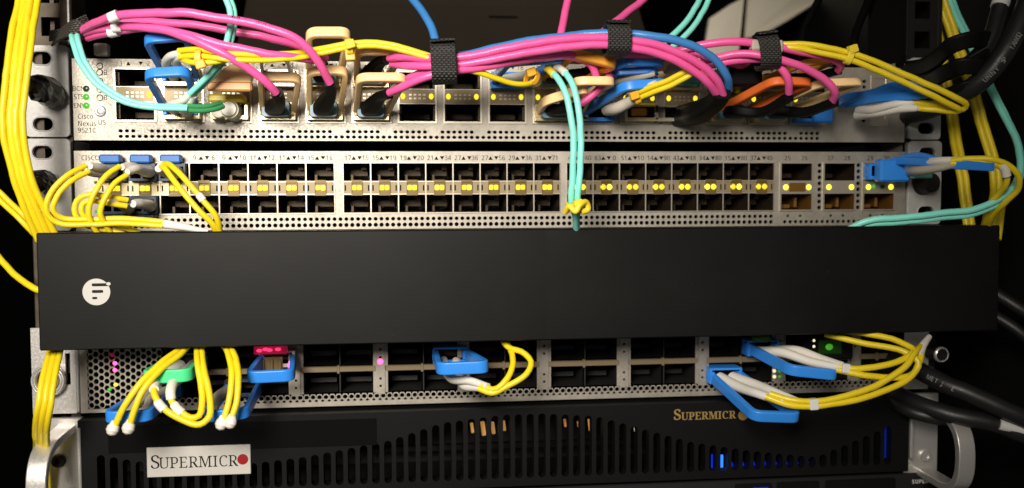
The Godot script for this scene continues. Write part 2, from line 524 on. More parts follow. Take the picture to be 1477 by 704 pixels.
func cable_manager() -> void:
	var t := thing("cable_manager", "plain matt black cable manager cover with a round white emblem", "cable manager", v(14, -101, 36))
	var s := Sh.new()
	s.box(-223.6, 250.6, -100.7, -45.9, 38.2, 40.0, 0.6)
	put(s, "front_cover", M.panel, t)
	s = Sh.new()
	s.box(-223.2, 250.2, -47.6, -46.2, 22, 38.2)
	s.box(-223.2, 250.2, -100.4, -99.0, 26, 38.2)
	put(s, "return_flange", M.panel, t)
	s = Sh.new()
	for x in [-216.0, 226.0]: s.box(x, x + 12, -95, -52, -1, 38.2)
	put(s, "bracket", M.bezel, t)
	# the emblem: a disc with three bars cut out and a nick at the upper right
	s = Sh.new()
	var c := v(-197.5, -73.6, 40)
	var disc := ngon(Vector2.ZERO, 6.2, 6.2, 48)
	var cut: Array = [disc]
	var bars := [[-2.0, 7.0, 2.6, 4.0], [-2.0, 3.1, -0.5, 0.9], [-2.0, 0.4, -3.4, -2.3]]
	# the disc is laid in rows so that the bars stay open
	var rows := [-6.2, -3.4, -2.3, -0.5, 0.9, 2.6, 4.0, 6.2]
	for i in 7:
		var lo: float = rows[i]
		var hi: float = rows[i + 1]
		var band: Array = Geometry2D.intersect_polygons(disc, rect(-8, 8, lo, hi))
		for b in bars:
			if absf(b[2] - lo) < 0.01:
				var out := []
				for p in band: out.append_array(Geometry2D.clip_polygons(p, rrect(b[1] - b[0], b[3] - b[2], 0.6, 4, Vector2((b[0] + b[1]) / 2, (b[2] + b[3]) / 2))))
				band = out
		for p in band:
			var q := PackedVector2Array()
			for k in p: q.append(k + Vector2(c.x, c.y))
			s.prism(q, 40.0, 40.25)
	s.prism(ngon(Vector2(c.x + 5.5, c.y + 3.7), 1.0, 0.8, 10, 0.3), 40.0, 40.35)
	put(s, "emblem", M.emblem, t)

func switch_c() -> void:
	var t := thing("network_switch", "switch below the black cover with honeycomb vents and dark double ports", "switch", v(0, -139, 0))
	shell(t, -139.5, -95.0, M.void)
	var posts := [-112.0, -68.4, -24.8, 18.4, 62.0, 105.6, 149.2, 192.8]
	var s := Sh.new()
	s.plate(-219.5, -215.9, -139.2, -95, 0, 1.6, [])
	# honeycomb, left of the ports
	for k in 14:
		for row in 12:
			var c := Vector2(-214.2 + k * 2.6, -135.6 + row * 3.5 + (1.75 if k % 2 else 0.0))
			s.ring(ngon(c, 1.733, 2.02, 6, 0), ngon(c, 1.28, 1.42, 10), c, -1.4, 0)
	s.plate(-219.5, 219.5, -139.4, -137.6, 0.05, 1.6, [])
	put(s, "faceplate", M.face, t)
	# the band of holes under the ports
	s = Sh.new()
	for i in 118:
		var c := Vector2(-176.0 + i * 3.3, -134.6)
		if c.x > 216: break
		s.ring(ngon(c, 1.95, 1.95, 6, 0), ngon(c, 1.2, 1.2, 8), c, -1.4, 0)
		var c2 := c + Vector2(1.65, -1.95)
		s.ring(rect(c2.x - 1.65, c2.x + 1.65, c2.y - 1.3, c2.y + 1.0), ngon(c2 + Vector2(0, 0.1), 0.95, 0.65, 8), c2, -1.4, -0.08)
	put(s, "vent_band", M.face, t)
	for i in 8:
		s = Sh.new()
		var w := 2.3 if i != 2 else 1.6
		s.plate(posts[i] - w, posts[i] + w, -133.6, -95, 0.4, 1.6, [[posts[i] - 0.6, posts[i] + 0.6, -129.9, -128.7], [posts[i] - 0.6, posts[i] + 0.6, -126.0, -124.8], [posts[i] - 0.6, posts[i] + 0.6, -114.8, -113.6], [posts[i] - 0.6, posts[i] + 0.6, -110.6, -109.4]])
		s.box(posts[i] + w - 0.1, posts[i] + w + 1.5, -132.8, -95, -1.2, -0.4)
		s.box(posts[i] - w - 1.5, posts[i] - w + 0.1, -132.8, -95, -1.2, -0.4)
		put(s, "port_post", M.face, t)
	for i in 9:
		var a: float = -178.0 if i == 0 else posts[i - 1] + 3.4
		var b: float = 216.0 if i == 8 else posts[i] - 3.4
		s = Sh.new()
		s.box(a - 1, b + 1, -121.6, -118.6, -2.5, -0.2, 0.3)
		s.box((a + b) / 2 - 0.7, (a + b) / 2 + 0.7, -122.4, -118.0, -2.5, 0.1, 0.2)
		put(s, "middle_bar", M.strip, t)
		for y in [[-132.6, -122.4], [-118.0, -107.8]]:
			for k in 2:
				var xa := a if k == 0 else (a + b) / 2 + 0.4
				var xb := (a + b) / 2 - 0.4 if k == 0 else b
				s = Sh.new()
				s.socket(xa, xb, y[0], y[1], -46, -2.5)
				s.box(xa + 2, xb - 2, y[0] + 2.0, y[0] + 4.5, -46, -20)
				s.box(xa, xa + 0.6, y[0], y[1], -46, -1.6)
				put(s, "port_opening", M.darkport, t)
	# lamps
	for p in [[v(-202.2, -114.2, 0.1), M.ledpink], [v(-202.3, -117.7, 0.1), M.ledpink], [v(-202.1, -125.2, 0.1), M.led], [v(-205.2, -127.6, 0.1), M.ledgreen], [v(-203.4, -109.9, 0.1), M.ledpinkdim]]:
		s = Sh.new()
		s.dome(p[0], 1.1, 1.0, 0.7)
		put(s, "status_led", p[1], t)
	s = Sh.new()
	s.dome(v(-68.5, -116.4, 0.5), 1.5, 1.5, 0.9)
	put(s, "status_led", M.ledpink, t)
	for q in [v(146.3, -123.6, 0.5), v(146.3, -126.7, 0.5), v(146.4, -129.9, 0.5)]:
		for k in 2:
			s = Sh.new()
			s.dome(q + v(3.0 * k, 0, 0), 1.0, 1.0, 0.6)
			put(s, "status_led", M.ledgreen if k else M.ledpale, t)
	# left mounting ear
	s = Sh.new()
	s.plate(-242.5, -221.2, -139.2, -95.4, 0.5, 2.0, [[-226.2, -223.8, -124.5, -108.5]])
	s.box(-221.4, -219.9, -139.0, -95.6, -30, 0.4, 0.5)
	put(s, "ear", M.silver, t)
	s = Sh.new()
	s.plate(222.0, 236.5, -139.2, -95.4, -0.5, 2.0, [])
	put(s, "ear", M.silver, t)

func server() -> void:
	var t := thing("rack_server", "black server with slotted plastic bezel and white nameplate", "server", v(0, -184, 8))
	var s := Sh.new()
	var top := -141.4
	var bot := -183.2
	var pitch := 6.22
	var n := 68
	var x0 := -211.0
	var holes := [[x0, x0 + n * pitch, -181.0, -143.6]]
	s.plate(-218.6, 221.0, bot, top, 8, 10, holes)
	var xs := [-211.0, -190.0, -155.0, -107.0, -64.0, -36.0, -7.0, 15.0, 45.0, 98.0, 130.0, 168.0, 206.0, 214.0]
	var ys := [-158.5, -163.0, -168.0, -163.5, -156.5, -148.0, -145.0, -144.6, -147.0, -163.0, -168.5, -173.5, -159.0, -155.0]
	for i in n:
		var c := x0 + (i + 0.5) * pitch
		var k := 0
		while k < xs.size() - 2 and c > xs[k + 1]: k += 1
		var tp: float = lerpf(ys[k], ys[k + 1], (c - xs[k]) / (xs[k + 1] - xs[k]))
		var b := -179.0
		var o := rect(x0 + i * pitch, x0 + (i + 1) * pitch, -181.0, -143.6)
		var h := tp - b
		s.ring(o, rrect(3.9, h, 1.9, 4, Vector2(c, (tp + b) / 2)), Vector2(c, (tp + b) / 2), 1.0, 8.0)
	put(s, "bezel", M.bezel, t)
	s = Sh.new()
	s.box(-218, 220.4, bot + 0.4, bot + 1.4, -200, 0)
	s.box(-218, 220.4, top - 1.4, top - 0.4, -200, 0)
	s.box(-218, 220.4, bot + 1.4, top - 1.4, -42, -40)
	put(s, "chassis", M.black, t)
	s = Sh.new()
	s.box(-85, 95, -171.0, -167.5, -24, -20, 0.5)
	put(s, "drive_rail", M.blackrail, t)
	s = Sh.new()
	s.box(-204, -70.5, -158.5, -144.6, 8.05, 8.35, 0.1)
	put(s, "dark_window", M.gloss, t)
	# nameplate
	s = Sh.new()
	s.box(-185.4, -134.3, -171.2, -156.0, 8.0, 9.0, 0.25)
	put(s, "nameplate", M.badge, t)
	var turn := Basis()
	lettering("S", "lettering", M.ink, t, v(-181.4, -163.6, 9.02), 6.6, "Droid Serif")
	lettering("UPERMICR", "lettering", M.ink, t, v(-160.2, -164.2, 9.02), 5.45, "Droid Serif")
	s = Sh.new()
	s.lathe([Vector2(0, 0.3), Vector2(2.6, 0.25), Vector2(2.75, 0)], v(-138.2, -163.5, 9.0), Vector3.BACK, 28)
	put(s, "red_dot", M.red, t)
	lettering("S", "gold_lettering", M.gold, t, v(89.4, -147.7, 8.05), 5.6, "Droid Serif", true, 0.2)
	lettering("UPERMICR", "gold_lettering", M.gold, t, v(106.5, -148.6, 8.05), 4.0, "Droid Serif", true, 0.2)
	s = Sh.new()
	s.lathe([Vector2(0, 0.3), Vector2(2.6, 0.25), Vector2(2.75, 0)], v(125.9, -149.0, 8), Vector3.BACK, 28)
	put(s, "gold_dot", M.gold, t)
	# lamps inside, seen through the slots
	for p in [[v(-20.0, -154.7, -6), 5, 0], [v(-14.0, -155.3, -6), 7, 0], [v(-8.7, -155.1, -6), 6, 0], [v(-2.7, -154.1, -6), 5, 0], [v(30.7, -153.6, -6), 4, 1], [v(38.0, -154.6, -6), 3, 1], [v(44.6, -155.2, -6), 6, 0], [v(69.7, -158.7, -6), 2, 2]]:
		s = Sh.new()
		s.obox(p[0], v(p[1] * 0.16, p[1] * 0.55, 0.8), Basis(Vector3.BACK, 0.12), 0.3)
		put(s, "glowing_lamp", [M.ledamber, M.ledamberdim, M.ledpale][p[2]], t)
	for i in 10:
		s = Sh.new()
		var c := x0 + (51.5 + i) * pitch
		if i == 1: s.box(c - 1.0, c + 1.0, -178.6, -171.5, 3.0, 4.0, 0.3)
		elif i == 0: s.box(c + 0.6, c + 1.3, -178.6, -171.0, 3.0, 4.0, 0.2)
		else: s.dome(v(c, -178.6, 1.0), 1.5, [0.0, 0.0, 2.6, 2.4, 2.5, 2.8, 2.2, 1.8, 1.4, 1.0][i], 0.8)
		put(s, "blue_lamp", M.ledblue if i == 1 else M.ledbluedim, t)
	s = Sh.new()
	s.box(x0 + 67.2 * pitch, x0 + 67.8 * pitch, -177.0, -157.0, 2.0, 3.0, 0.3)
	put(s, "blue_lamp", M.ledbluefaint, t)
	# handles
	for k in 2:
		var xc: float = [-226.6, 234.2][k]
		var hw := 4.6
		s = Sh.new()
		var path := rounded([v(xc, -147.0, 0), v(xc, -149.0, 40), v(xc, -187.0, 40), v(xc, -185.5, 0)], 19, 10)
		s.sweep(path, rrect(4.2, 2 * hw, 0.7, 2), Vector3.RIGHT)
		put(s, "handle", M.silver, t)
		s = Sh.new()
		var e: float = [-238.5, 222.0][k]
		s.box(e, e + 20.0, -190, -141.4, -1.5, 1.5, 0.4)
		put(s, "mount_plate", M.silver, t)
		s = Sh.new()
		var e2: float = [-219.0, 221.6][k]
		s.box(e2, e2 + 1.8, -176.0, -145.0, 1.0, 9.0, 0.4)
		put(s, "bezel_end", M.silver, t)
		s = Sh.new()
		var q: Vector3 = v(-230.3, -162.9, 1.5) if k == 0 else v(234.5, -176.7, 1.5)
		s.lathe([Vector2(0, 1.4), Vector2(1.4, 1.2), Vector2(1.5, 2.4), Vector2(3.0, 2.2), Vector2(3.4, 1.4), Vector2(3.5, 0)], q, Vector3.BACK, 20)
		put(s, "screw", M.black if k == 0 else M.silver, t)
	# the next machine down
	t = thing("rack_server", "black machine showing only its top edge under the slotted bezel", "server", v(0, -215, 2))
	s = Sh.new()
	s.box(-218, 234, -226, -186.2, -200, 2.0, 0.5)
	put(s, "front_frame", M.black, t)
	for p in [[v(123.9, -187.3, 2), v(144.5, -188.1, 2)], [v(147.7, -188.2, 2), v(171.7, -189.2, 2)], [v(175.7, -189.3, 2), v(216.4, -190.9, 2)]]:
		s = Sh.new()
		var a: Vector3 = p[0]
		var b: Vector3 = p[1]
		s.box(a.x, b.x, -226, -188.4, 2.0, 3.6, 0.4)
		put(s, "drive_tray", M.bezel, t)
	s = Sh.new()
	s.box(v(133.6, -189.5, 3.6).x, v(142.3, -189.9, 3.6).x, -193.0, -190.4, 3.6, 4.0, 0.2)
	put(s, "blue_lamp", M.ledbluedim, t)
	lettering("SUPERMICRO", "lettering", M.label, t, v(236.9, -191.2, 2.05), 1.7, "Droid Sans", true)

# ---------------------------------------------------------------- fixings
func fixings() -> void:
	var rng := RandomNumberGenerator.new()
	rng.seed = 5
	var where := [[v(-227.2, 20.7, 2), v(-228.8, 24.2, 30)], [v(-230.5, -24.0, 2), v(-231.4, -20.8, 22)]]
	var lab := ["black wrapped thumbscrew sticking out of the upper left ear", "black wrapped thumbscrew in the lower left ear beside the yellow cables"]
	for k in 2:
		var s := Sh.new()
		var a: Vector3 = where[k][0]
		var d: Vector3 = where[k][1] - a
		var n := d.length()
		var rings := [[6.2, 0.0], [6.9, 0.12], [7.0, 0.3], [6.6, 0.5], [5.8, 0.68], [4.6, 0.82], [3.1, 0.93], [1.4, 1.0]]
		var ax := d.normalized()
		var u := ax.cross(Vector3.UP).normalized()
		var w := ax.cross(u)
		var grid := []
		for r in rings:
			var row := []
			for j in 14:
				var q: float = TAU * j / 14 + r[1] * 0.9
				var rr: float = r[0] * (1.0 + rng.randf_range(-0.13, 0.10)) * (1.0 if k == 0 else 0.92)
				row.append(a + ax * (r[1] * n + rng.randf_range(-0.6, 0.6)) + (u * cos(q) + w * sin(q)) * rr)
			grid.append(row)
		for i in rings.size() - 1:
			for j in 14:
				var j2 := (j + 1) % 14
				s.tri(grid[i][j], grid[i][j2], grid[i + 1][j2])
				s.tri(grid[i][j], grid[i + 1][j2], grid[i + 1][j])
		for j in range(1, 13): s.tri(grid[7][0], grid[7][j], grid[7][j + 1])
		solo(s, "thumbscrew", M.wrap, lab[k], "screw", a, "wrapped thumbscrews")
	var s := Sh.new()
	s.lathe([Vector2(0, 9), Vector2(4.0, 8.6), Vector2(5.4, 7.5), Vector2(6.0, 2), Vector2(6.8, 0.5), Vector2(6.8, 0)], v(230.8, -23.7, 0), Vector3(0.15, 0, 1), 18)
	solo(s, "thumbscrew", M.black, "black thumbscrew in the right ear under the long blue pull tab", "screw", v(230.8, -23.7, 0))
	var t := thing("captive_screw", "sprung silver ring screw on the left ear below the black cover", "screw", v(-234.4, -122.1, 1))
	s = Sh.new()
	for r in [7.6, 6.3]:
		var p := []
		for i in 28: p.append(v(-233.3, -121.5, 4) + v(cos(TAU * i / 28) * r, sin(TAU * i / 28) * r, 0))
		s.sweep(p, ngon(Vector2.ZERO, 0.7, 1.6, 8), Vector3.BACK, [], true)
	put(s, "ring", M.silver, t)
	s = Sh.new()
	s.lathe([Vector2(0, 1.2), Vector2(5.2, 1.0), Vector2(5.4, 0)], v(-234.5, -122.2, 0.6), Vector3.BACK, 20)
	put(s, "screw_head", M.strip, t)
	t = thing("captive_screw", "dark round knob screw at the right end below the black cover", "screw", v(237.8, -117.6, 0))
	s = Sh.new()
	s.lathe([Vector2(0, 13.2), Vector2(3.4, 13.2), Vector2(4.0, 12.4), Vector2(4.2, 3), Vector2(3.0, 2.6), Vector2(3.0, 0)], v(235.7, -117.6, 0), Vector3(0.05, 0, 1), 20)
	put(s, "knob", M.blackrail, t)
	s = Sh.new()
	s.lathe([Vector2(3.3, 13.3), Vector2(3.6, 13.7), Vector2(4.1, 13.3), Vector2(4.4, 12.2)], v(235.7, -117.6, 0), Vector3(0.05, 0, 1), 24)
	put(s, "rim", M.silver, t)

# ---------------------------------------------------------------- plug-in modules and cables
func pa(c: int, upper: bool) -> Vector3: return v(-188.95 + 23.5 * c, 30.0 if upper else 13.4, 0)

func strap(t: Node3D, path: Array, m: Material, w := 2.4, h := 4.2, called := "pull_tab", up := Vector3.ZERO, r := 4.5) -> void:
	var s := Sh.new()
	var p := rounded(path, r, 6)
	if up == Vector3.ZERO:
		var a: Vector3 = path[1] - path[0]
		var b: Vector3 = path[2] - path[1]
		up = a.cross(b).normalized()
		if up.y < 0: up = -up
	s.sweep(p, rrect(w, h, minf(w, h) * 0.24, 2), up)
	put(s, called, m, t)

# a module in a port: metal body, dark mouth, and a pull tab looped out to the corners l and r
func module(label: String, at: Vector3, m: Material, l: Vector3, r: Vector3, group := "", metal: Material = null, spread := 7.6, w := 2.8, h := 4.8, out := 7.0) -> Node3D:
	var t := thing("transceiver", label, "transceiver", at, group)
	var s := Sh.new()
	if metal == null: metal = M.brass
	s.plate(at.x - 9.0, at.x + 9.0, at.y - 4.2, at.y + 4.2, out, out + 12, [[at.x - 7.6, at.x + 7.6, at.y - 2.4, at.y + 3.2]])
	for k in 4: s.box(at.x - 6.6 + k * 4.0, at.x - 5.4 + k * 4.0, at.y - 3.6, at.y - 2.9, out, out + 0.4, 0.15)
	for k in 2:
		var q: float = at.x + [-9.0, 9.0][k]
		s.box(q - 0.25, q + 0.25, at.y - 2.8, at.y + 2.8, 0.9, out - 1.5, 0.2)
	for k in 5: s.box(at.x - 7.5 + k * 3.2, at.x - 5.3 + k * 3.2, at.y - 4.55, at.y - 4.15, 1.0, 4.4, 0.15)
	put(s, "body", metal, t)
	s = Sh.new()
	s.socket(at.x - 7.6, at.x + 7.6, at.y - 2.4, at.y + 3.2, -6, out - 0.2)
	put(s, "mouth", M.inside, t)
	if m != null:
		var bl := at + v(-spread, 0, out - 4)
		var br := at + v(spread, 0, out - 4)
		strap(t, [bl, l, r, br], m, w, h)
		s = Sh.new()
		s.box(at.x - 8.6, at.x - 6.4, at.y - 2.4, at.y + 2.4, 2, out + 1.0, 0.4)
		s.box(at.x + 6.4, at.x + 8.6, at.y - 2.4, at.y + 2.4, 2, out + 1.0, 0.4)
		put(s, "tab_root", m, t)
	return t

# a flat filled tab
func flat_tab(t: Node3D, pts: Array, thick: float, m: Material, called := "pull_tab") -> void:
	var s := Sh.new()
	s.slab(pts, thick)
	put(s, called, m, t)

func fibre(t: Node3D, path: Array, r: float, m: Material, called := "fibre") -> void:
	var s := Sh.new()
	s.tube(path, r, 12)
	put(s, called, m, t)

func taper(t: Node3D, pts: Array, r0: float, r1: float, m: Material, called := "boot", ribs := 0) -> void:
	var s := Sh.new()
	var p := spl(pts, 1.0)
	var rr := []
	for i in p.size():
		var u := float(i) / (p.size() - 1)
		var q := lerpf(r0, r1, u)
		if ribs and u > 0.35 and int(u * ribs * 2) % 2 == 0: q *= 0.9
		if i == 0: q *= 0.8
		rr.append(q / r0)
	s.tube(p, r0, 14, rr)
	put(s, called, m, t)

func duplex(called: String, label: String, path: Array, r: float, m: Material, group := "", gap := 1.05, twist := 0.0, phase := 0.0) -> Node3D:
	var t := thing(called, label, "cable", path[0], group)
	var p := spl(path)
	fibre(t, side(p, r * gap, 0, twist, phase), r, m)
	fibre(t, side(p, -r * gap, 0, twist, phase), r, m)
	return t

func single(called: String, label: String, path: Array, r: float, m: Material, group := "") -> Node3D:
	var t := thing(called, label, "cable", path[0], group)
	fibre(t, spl(path), r, m, "jacket")
	return t

# a plug for twelve fibres: teal frame, black boot that bends to the cable
func mpo(t: Node3D, port: Vector3, bend: Array, frame: Material, w := 14.2, h := 8.0, z0 := 7.4) -> void:
	var s := Sh.new()
	var b := port + v(0, 0.6, 0)
	var pr := rrect(w, h, 1.6, 3)
	s.sweep([b + v(0, 0, z0), b + v(0, 0, z0 + 4.4), b + v(0, 0, z0 + 5)], pr, Vector3.UP, [1.0, 1.0, 0.94])
	put(s, "plug", frame, t)
	s = Sh.new()
	var p := spl([b + v(0, 0, z0 + 3), b + v(0, 0, z0 + 9)] + bend, 1.2)
	var sc := []
	for i in p.size():
		var u := float(i) / (p.size() - 1)
		sc.append(Vector2(lerpf(1.0, 0.55, smoothstep(0.15, 0.8, u)), lerpf(1.0, 0.72, smoothstep(0.15, 0.8, u))) * (1.0 if int(u * 22) % 2 == 0 or u < 0.4 else 0.95))
	s.sweep(p, rrect(w * 0.66, h * 0.74, 1.8, 4), Vector3.UP, sc)
	put(s, "boot", M.rubber, t)

func band(called: String, label: String, category: String, c: Vector3, ax: Vector3, a: float, b: float, wide: float, m: Material, group := "", tail := true, thick := 1.0) -> Node3D:
	var t := thing(called, label, category, c, group)
	ax = ax.normalized()
	var u := Vector3(0, 1, 0)
	u = (u - ax * ax.dot(u)).normalized()
	var w := ax.cross(u)
	var s := Sh.new()
	var p := []
	for i in 40:
		var q := TAU * i / 40
		var k := pow(pow(absf(cos(q)), 2.6) + pow(absf(sin(q)), 2.6), -1.0 / 2.6)
		p.append(c + (u * cos(q) * b + w * sin(q) * a) * k)
	s.sweep(p, rrect(thick, wide, 0.35, 2), ax, [], true)
	put(s, "loop", m, t)
	if tail:
		s = Sh.new()
		var e := [c + u * (b + 0.9) - w * a * 0.6, c + u * (b + 1.1), c + u * (b + 1.5) + w * a * 0.5, c + u * (b + 0.6) + w * (a * 0.95)]
		s.sweep(spl(e, 1.0), rrect(0.9, wide * 0.98, 0.3, 2), ax)
		put(s, "tail", m, t)
	return t

func tie(label: String, c: Vector3, ax: Vector3, a: float, b: float, m: Material, head: Vector3) -> void:
	var t := band("cable_tie", label, "cable tie", c, ax, a, b, 3.0, m, "", false, 0.9)
	var s := Sh.new()
	s.obox(head, v(2.2, 1.9, 1.7), Basis(Vector3(0.2, 0.3, 1).normalized(), 0.35), 0.4)
	put(s, "head", m, t)

func modules_a() -> void:
	var g1 := "pull-tab modules in the upper switch"
	# modules
	module("blue-tabbed module in the upper row, second column, loop standing highest at the left", pa(1, true), M.bluetab, v(-171.4, 42.4, 45), v(-153.6, 43.9, 45), g1)
	module("blue-tabbed module in the lower row, second column, loop level with the yellow light", pa(1, false), M.bluetab, v(-171.5, 26.7, 45), v(-153.4, 27.9, 45), g1)
	var t := module("brassy module with wide flat beige tab, yellow band and clear round cap", pa(2, false), null, Vector3.ZERO, Vector3.ZERO, g1)
	flat_tab(t, [v(-146.0, 23.6, 33), v(-126.5, 23.8, 33), v(-126.2, 31.9, 24), v(-136.3, 34.0, 22), v(-141.2, 31.4, 24)], 3.0, M.beige)
	var e := Sh.new()
	e.obox(v(-136.5, 22.4, 33), v(10.4, 2.2, 2.4), Basis(), 0.8)
	put(e, "tab_edge", M.orangebeige, t)
	var s := Sh.new()
	s.box(pa(2, false).x - 8.6, pa(2, false).x + 8.6, 17.0, 20.8, 4, 15, 0.8)
	put(s, "yellow_band", M.tie, t)
	s = Sh.new()
	s.lathe([Vector2(0, 15), Vector2(3.5, 15), Vector2(4.2, 13.5), Vector2(4.6, 13.6), Vector2(4.7, 6), Vector2(4.7, 2)], pa(2, false) + v(2.0, -0.6, 0), Vector3(-0.05, 0.05, 1), 24)
	s.lathe([Vector2(0, 11), Vector2(3.2, 11), Vector2(3.6, 10), Vector2(3.6, 2)], pa(2, false) + v(-4.6, -0.6, 0), Vector3.BACK, 20)
	put(s, "dust_cap", M.clear, t)
	module("module with short silver bail behind the pink cables, fourth column, upper row", pa(3, true), M.silver, v(-124.0, 37.8, 20), v(-111.4, 37.9, 20), g1, M.silver, 7.0, 1.4, 2.6)
	module("beige-tabbed module in the fourth column, lower row, plain dark boot inside", pa(3, false), M.beige, v(-122.1, 26.7, 34), v(-104.3, 26.9, 34), g1)
	module("module with the tallest beige loop, rising above the yellow cable", pa(4, true), M.beige, v(-98.4, 46.8, 42), v(-80.4, 47.1, 42), g1, null, 7.6, 3.2, 5.2)
	module("beige-tabbed module under the tallest loop, upright tab with black boot", pa(4, false), M.beige, v(-99.4, 30.2, 34), v(-82.1, 30.4, 34), g1)
	module("beige-tabbed module left of the first black strap, upper row", pa(5, true), M.beige, v(-76.0, 38.8, 42), v(-55.3, 39.1, 42), g1)
	module("beige-tabbed module left of the first black strap, lower row, its tab a wide shelf", pa(5, false), M.beige, v(-75.1, 25.8, 45), v(-54.4, 26.0, 45), g1, null, 7.6, 3.4, 4.4)
	module("pale blue-tabbed module under the pink bundle, right of the two empty ports", pa(8, true), M.bluetab, v(-5.1, 33.9, 44), v(21.0, 35.9, 46), g1, M.bluetab, 8.2, 2.8, 4.6)
	module("beige-tabbed module beside the hanging aqua pair, teal plug inside", pa(9, false), M.beige, v(15.3, 17.4, 26), v(33.7, 22.5, 40), g1)
	module("module with thick orange tab tilted down to the right", pa(9, true), M.orange, v(25.4, 37.6, 48), v(45.6, 33.2, 48), g1, null, 7.6, 4.6, 5.0)
	module("blue-tabbed module right of the second strap, tab just under the pink cables", pa(10, true), M.bluetab, v(51.5, 34.6, 46), v(70.6, 35.1, 46), g1, M.bluetab)
	module("beige-tabbed module with blunt bar tab between orange and blue tabs", pa(10, true) + v(-13, -8.0, 0), M.beige, v(28.4, 25.1, 46), v(45.4, 25.2, 46), g1, null, 6.0, 3.6, 4.4)
	module("dark blue-tabbed module holding two beige boots, lower row", pa(10, false), M.bluetab, v(52.4, 23.4, 42), v(73.2, 25.0, 42), g1, M.bluetab)
	module("module with pale cream tab mostly hidden under the pink bundle", pa(11, true), M.beige, v(70.5, 34.6, 30), v(90.1, 35.9, 30), g1)
	module("bare silver module at the left of the large black boot", pa(12, false) + v(-7, 0, 0), null, Vector3.ZERO, Vector3.ZERO, g1, M.steel)
	module("module with red-orange tab under the third strap", pa(13, false), M.redorange, v(125.8, 26.0, 46), v(145.0, 25.5, 46), g1, null, 7.6, 3.6, 4.4)
	module("beige-tabbed module at the right, lower row, tab reaching the perforated strip", pa(14, false), M.beige, v(149.2, 24.9, 46), v(171.5, 26.1, 46), g1, null, 7.6, 3.4, 4.2)
	module("module with slim orange-pink tab, upper row at the right", pa(14, true), M.orange, v(143.0, 35.5, 42), v(159.5, 37.4, 42), g1, null, 7.0, 2.4, 3.6)
	t = module("rightmost blue-tabbed module of the upper switch, long twisted tab", pa(15, false), null, Vector3.ZERO, Vector3.ZERO, g1, M.bluetab)
	strap(t, [v(179.3, 19.7, 6), v(179.3, 21.2, 14), v(184.9, 21.0, 30), v(187.5, 23.4, 44), v(192.1, 23.1, 56), v(198.4, 19.7, 66)], M.bluetab, 3.4, 5.8, "pull_tab", v(0.1, 1, 0.5), 8)
	strap(t, [v(198.4, 19.7, 66), v(193.1, 18.3, 60), v(187.2, 18.4, 52), v(183.4, 19.0, 36), v(181.8, 18.7, 9)], M.bluetab, 3.2, 4.4, "pull_tab", v(0.1, 1, 0.5), 8)
	s = Sh.new()
	s.box(pa(15, false).x - 1, pa(15, false).x + 9.4, 8.4, 19.6, 7, 12, 0.8)
	put(s, "latch", M.bluetab, t)
	# more modules in the crowded right half
	t = module("brassy module with orange-lit mouth between the beige boots and the large black boot", pa(11, false), null, Vector3.ZERO, Vector3.ZERO, g1)
	s = Sh.new()
	s.box(pa(11, false).x - 5.5, pa(11, false).x + 3.0, 12.0, 16.2, 1, 6.6, 0.6)
	put(s, "orange_label", M.orange, t)
	s = Sh.new()
	s.box(pa(11, false).x - 7.2, pa(11, false).x + 7.2, 16.9, 18.4, 7.0, 9.0, 0.5)
	put(s, "yellow_band", M.tie, t)
	t = module("brassy module with teal plug, upper row above the large black boot", pa(12, true), null, Vector3.ZERO, Vector3.ZERO, g1)
	s = Sh.new()
	s.box(pa(12, true).x - 6.0, pa(12, true).x + 6.0, 27.4, 33.0, 7, 16, 1.2)
	put(s, "plug", M.tealbright, t)
	module("light blue-tabbed module squeezed under the second strap's bundle", pa(11, true), M.bluetab, v(47.6, 30.8, 36), v(68.1, 31.6, 40), g1, M.bluetab, 6.6, 2.4, 3.6)
	module("brassy module with cream tab under the orange tab", pa(10, false) + v(-14, 0, 0), M.beige, v(24.7, 20.4, 24), v(38.5, 21.0, 26), g1, null, 5.6, 2.4, 3.4)
	# a large square black plug in the upper row
	t = thing("black_connector", "boxy black connector housing between the pink bundle ends", "connector", pa(13, true))
	s = Sh.new()
	s.box(pa(13, true).x - 8.6, pa(13, true).x + 8.6, 24.5, 36.5, 0.9, 34, 1.6)
	s.box(pa(13, true).x - 6.0, pa(13, true).x + 3.0, 36.5, 38.0, 8, 30, 0.6)
	put(s, "housing", M.rubber, t)
	# pink trunk cables
	var pk := "pink trunk cables"
	t = single("trunk_cable", "pink cable topping the left bundle, dropping to the fifth column's boot", [v(-204.1, 48.2, 30), v(-193.4, 50.1, 42), v(-180.1, 51.2, 54), v(-159.8, 51.6, 60), v(-137.2, 49.8, 62), v(-116.3, 45.9, 62), v(-101.4, 40.2, 61), v(-93.4, 31.8, 56), v(-88.6, 22.8, 48)], 1.95, M.pink, pk)
	mpo(t, pa(4, false), [v(-89.3, 20.2, 36), v(-88.7, 23.2, 47)], M.teal)
	s = Sh.new()
	var ink := spl([v(-137.2, 49.8, 62), v(-126.7, 48.2, 62.2), v(-116.3, 45.9, 62), v(-101.4, 40.2, 61)], 1.0)
	for i in 26:
		if i in [4, 9, 10, 16, 21]: continue
		var a: Vector3 = ink[8 + i]
		s.obox(a + v(0.25, 0.9, 1.62), v(0.16 if i % 3 else 0.34, 0.34, 0.12), Basis(Vector3.BACK, -0.3), 0.0)
	put(s, "worn_print", M.ink, t)
	t = single("trunk_cable", "pink cable passing behind the top one to the tallest beige loop", [v(-203.8, 47.3, 28), v(-191.0, 48.0, 40), v(-173.0, 47.1, 50), v(-153.8, 43.5, 55), v(-132.6, 37.8, 56), v(-111.5, 34.0, 54), v(-96.9, 33.8, 46), v(-93.9, 34.1, 30)], 1.95, M.pink, pk)
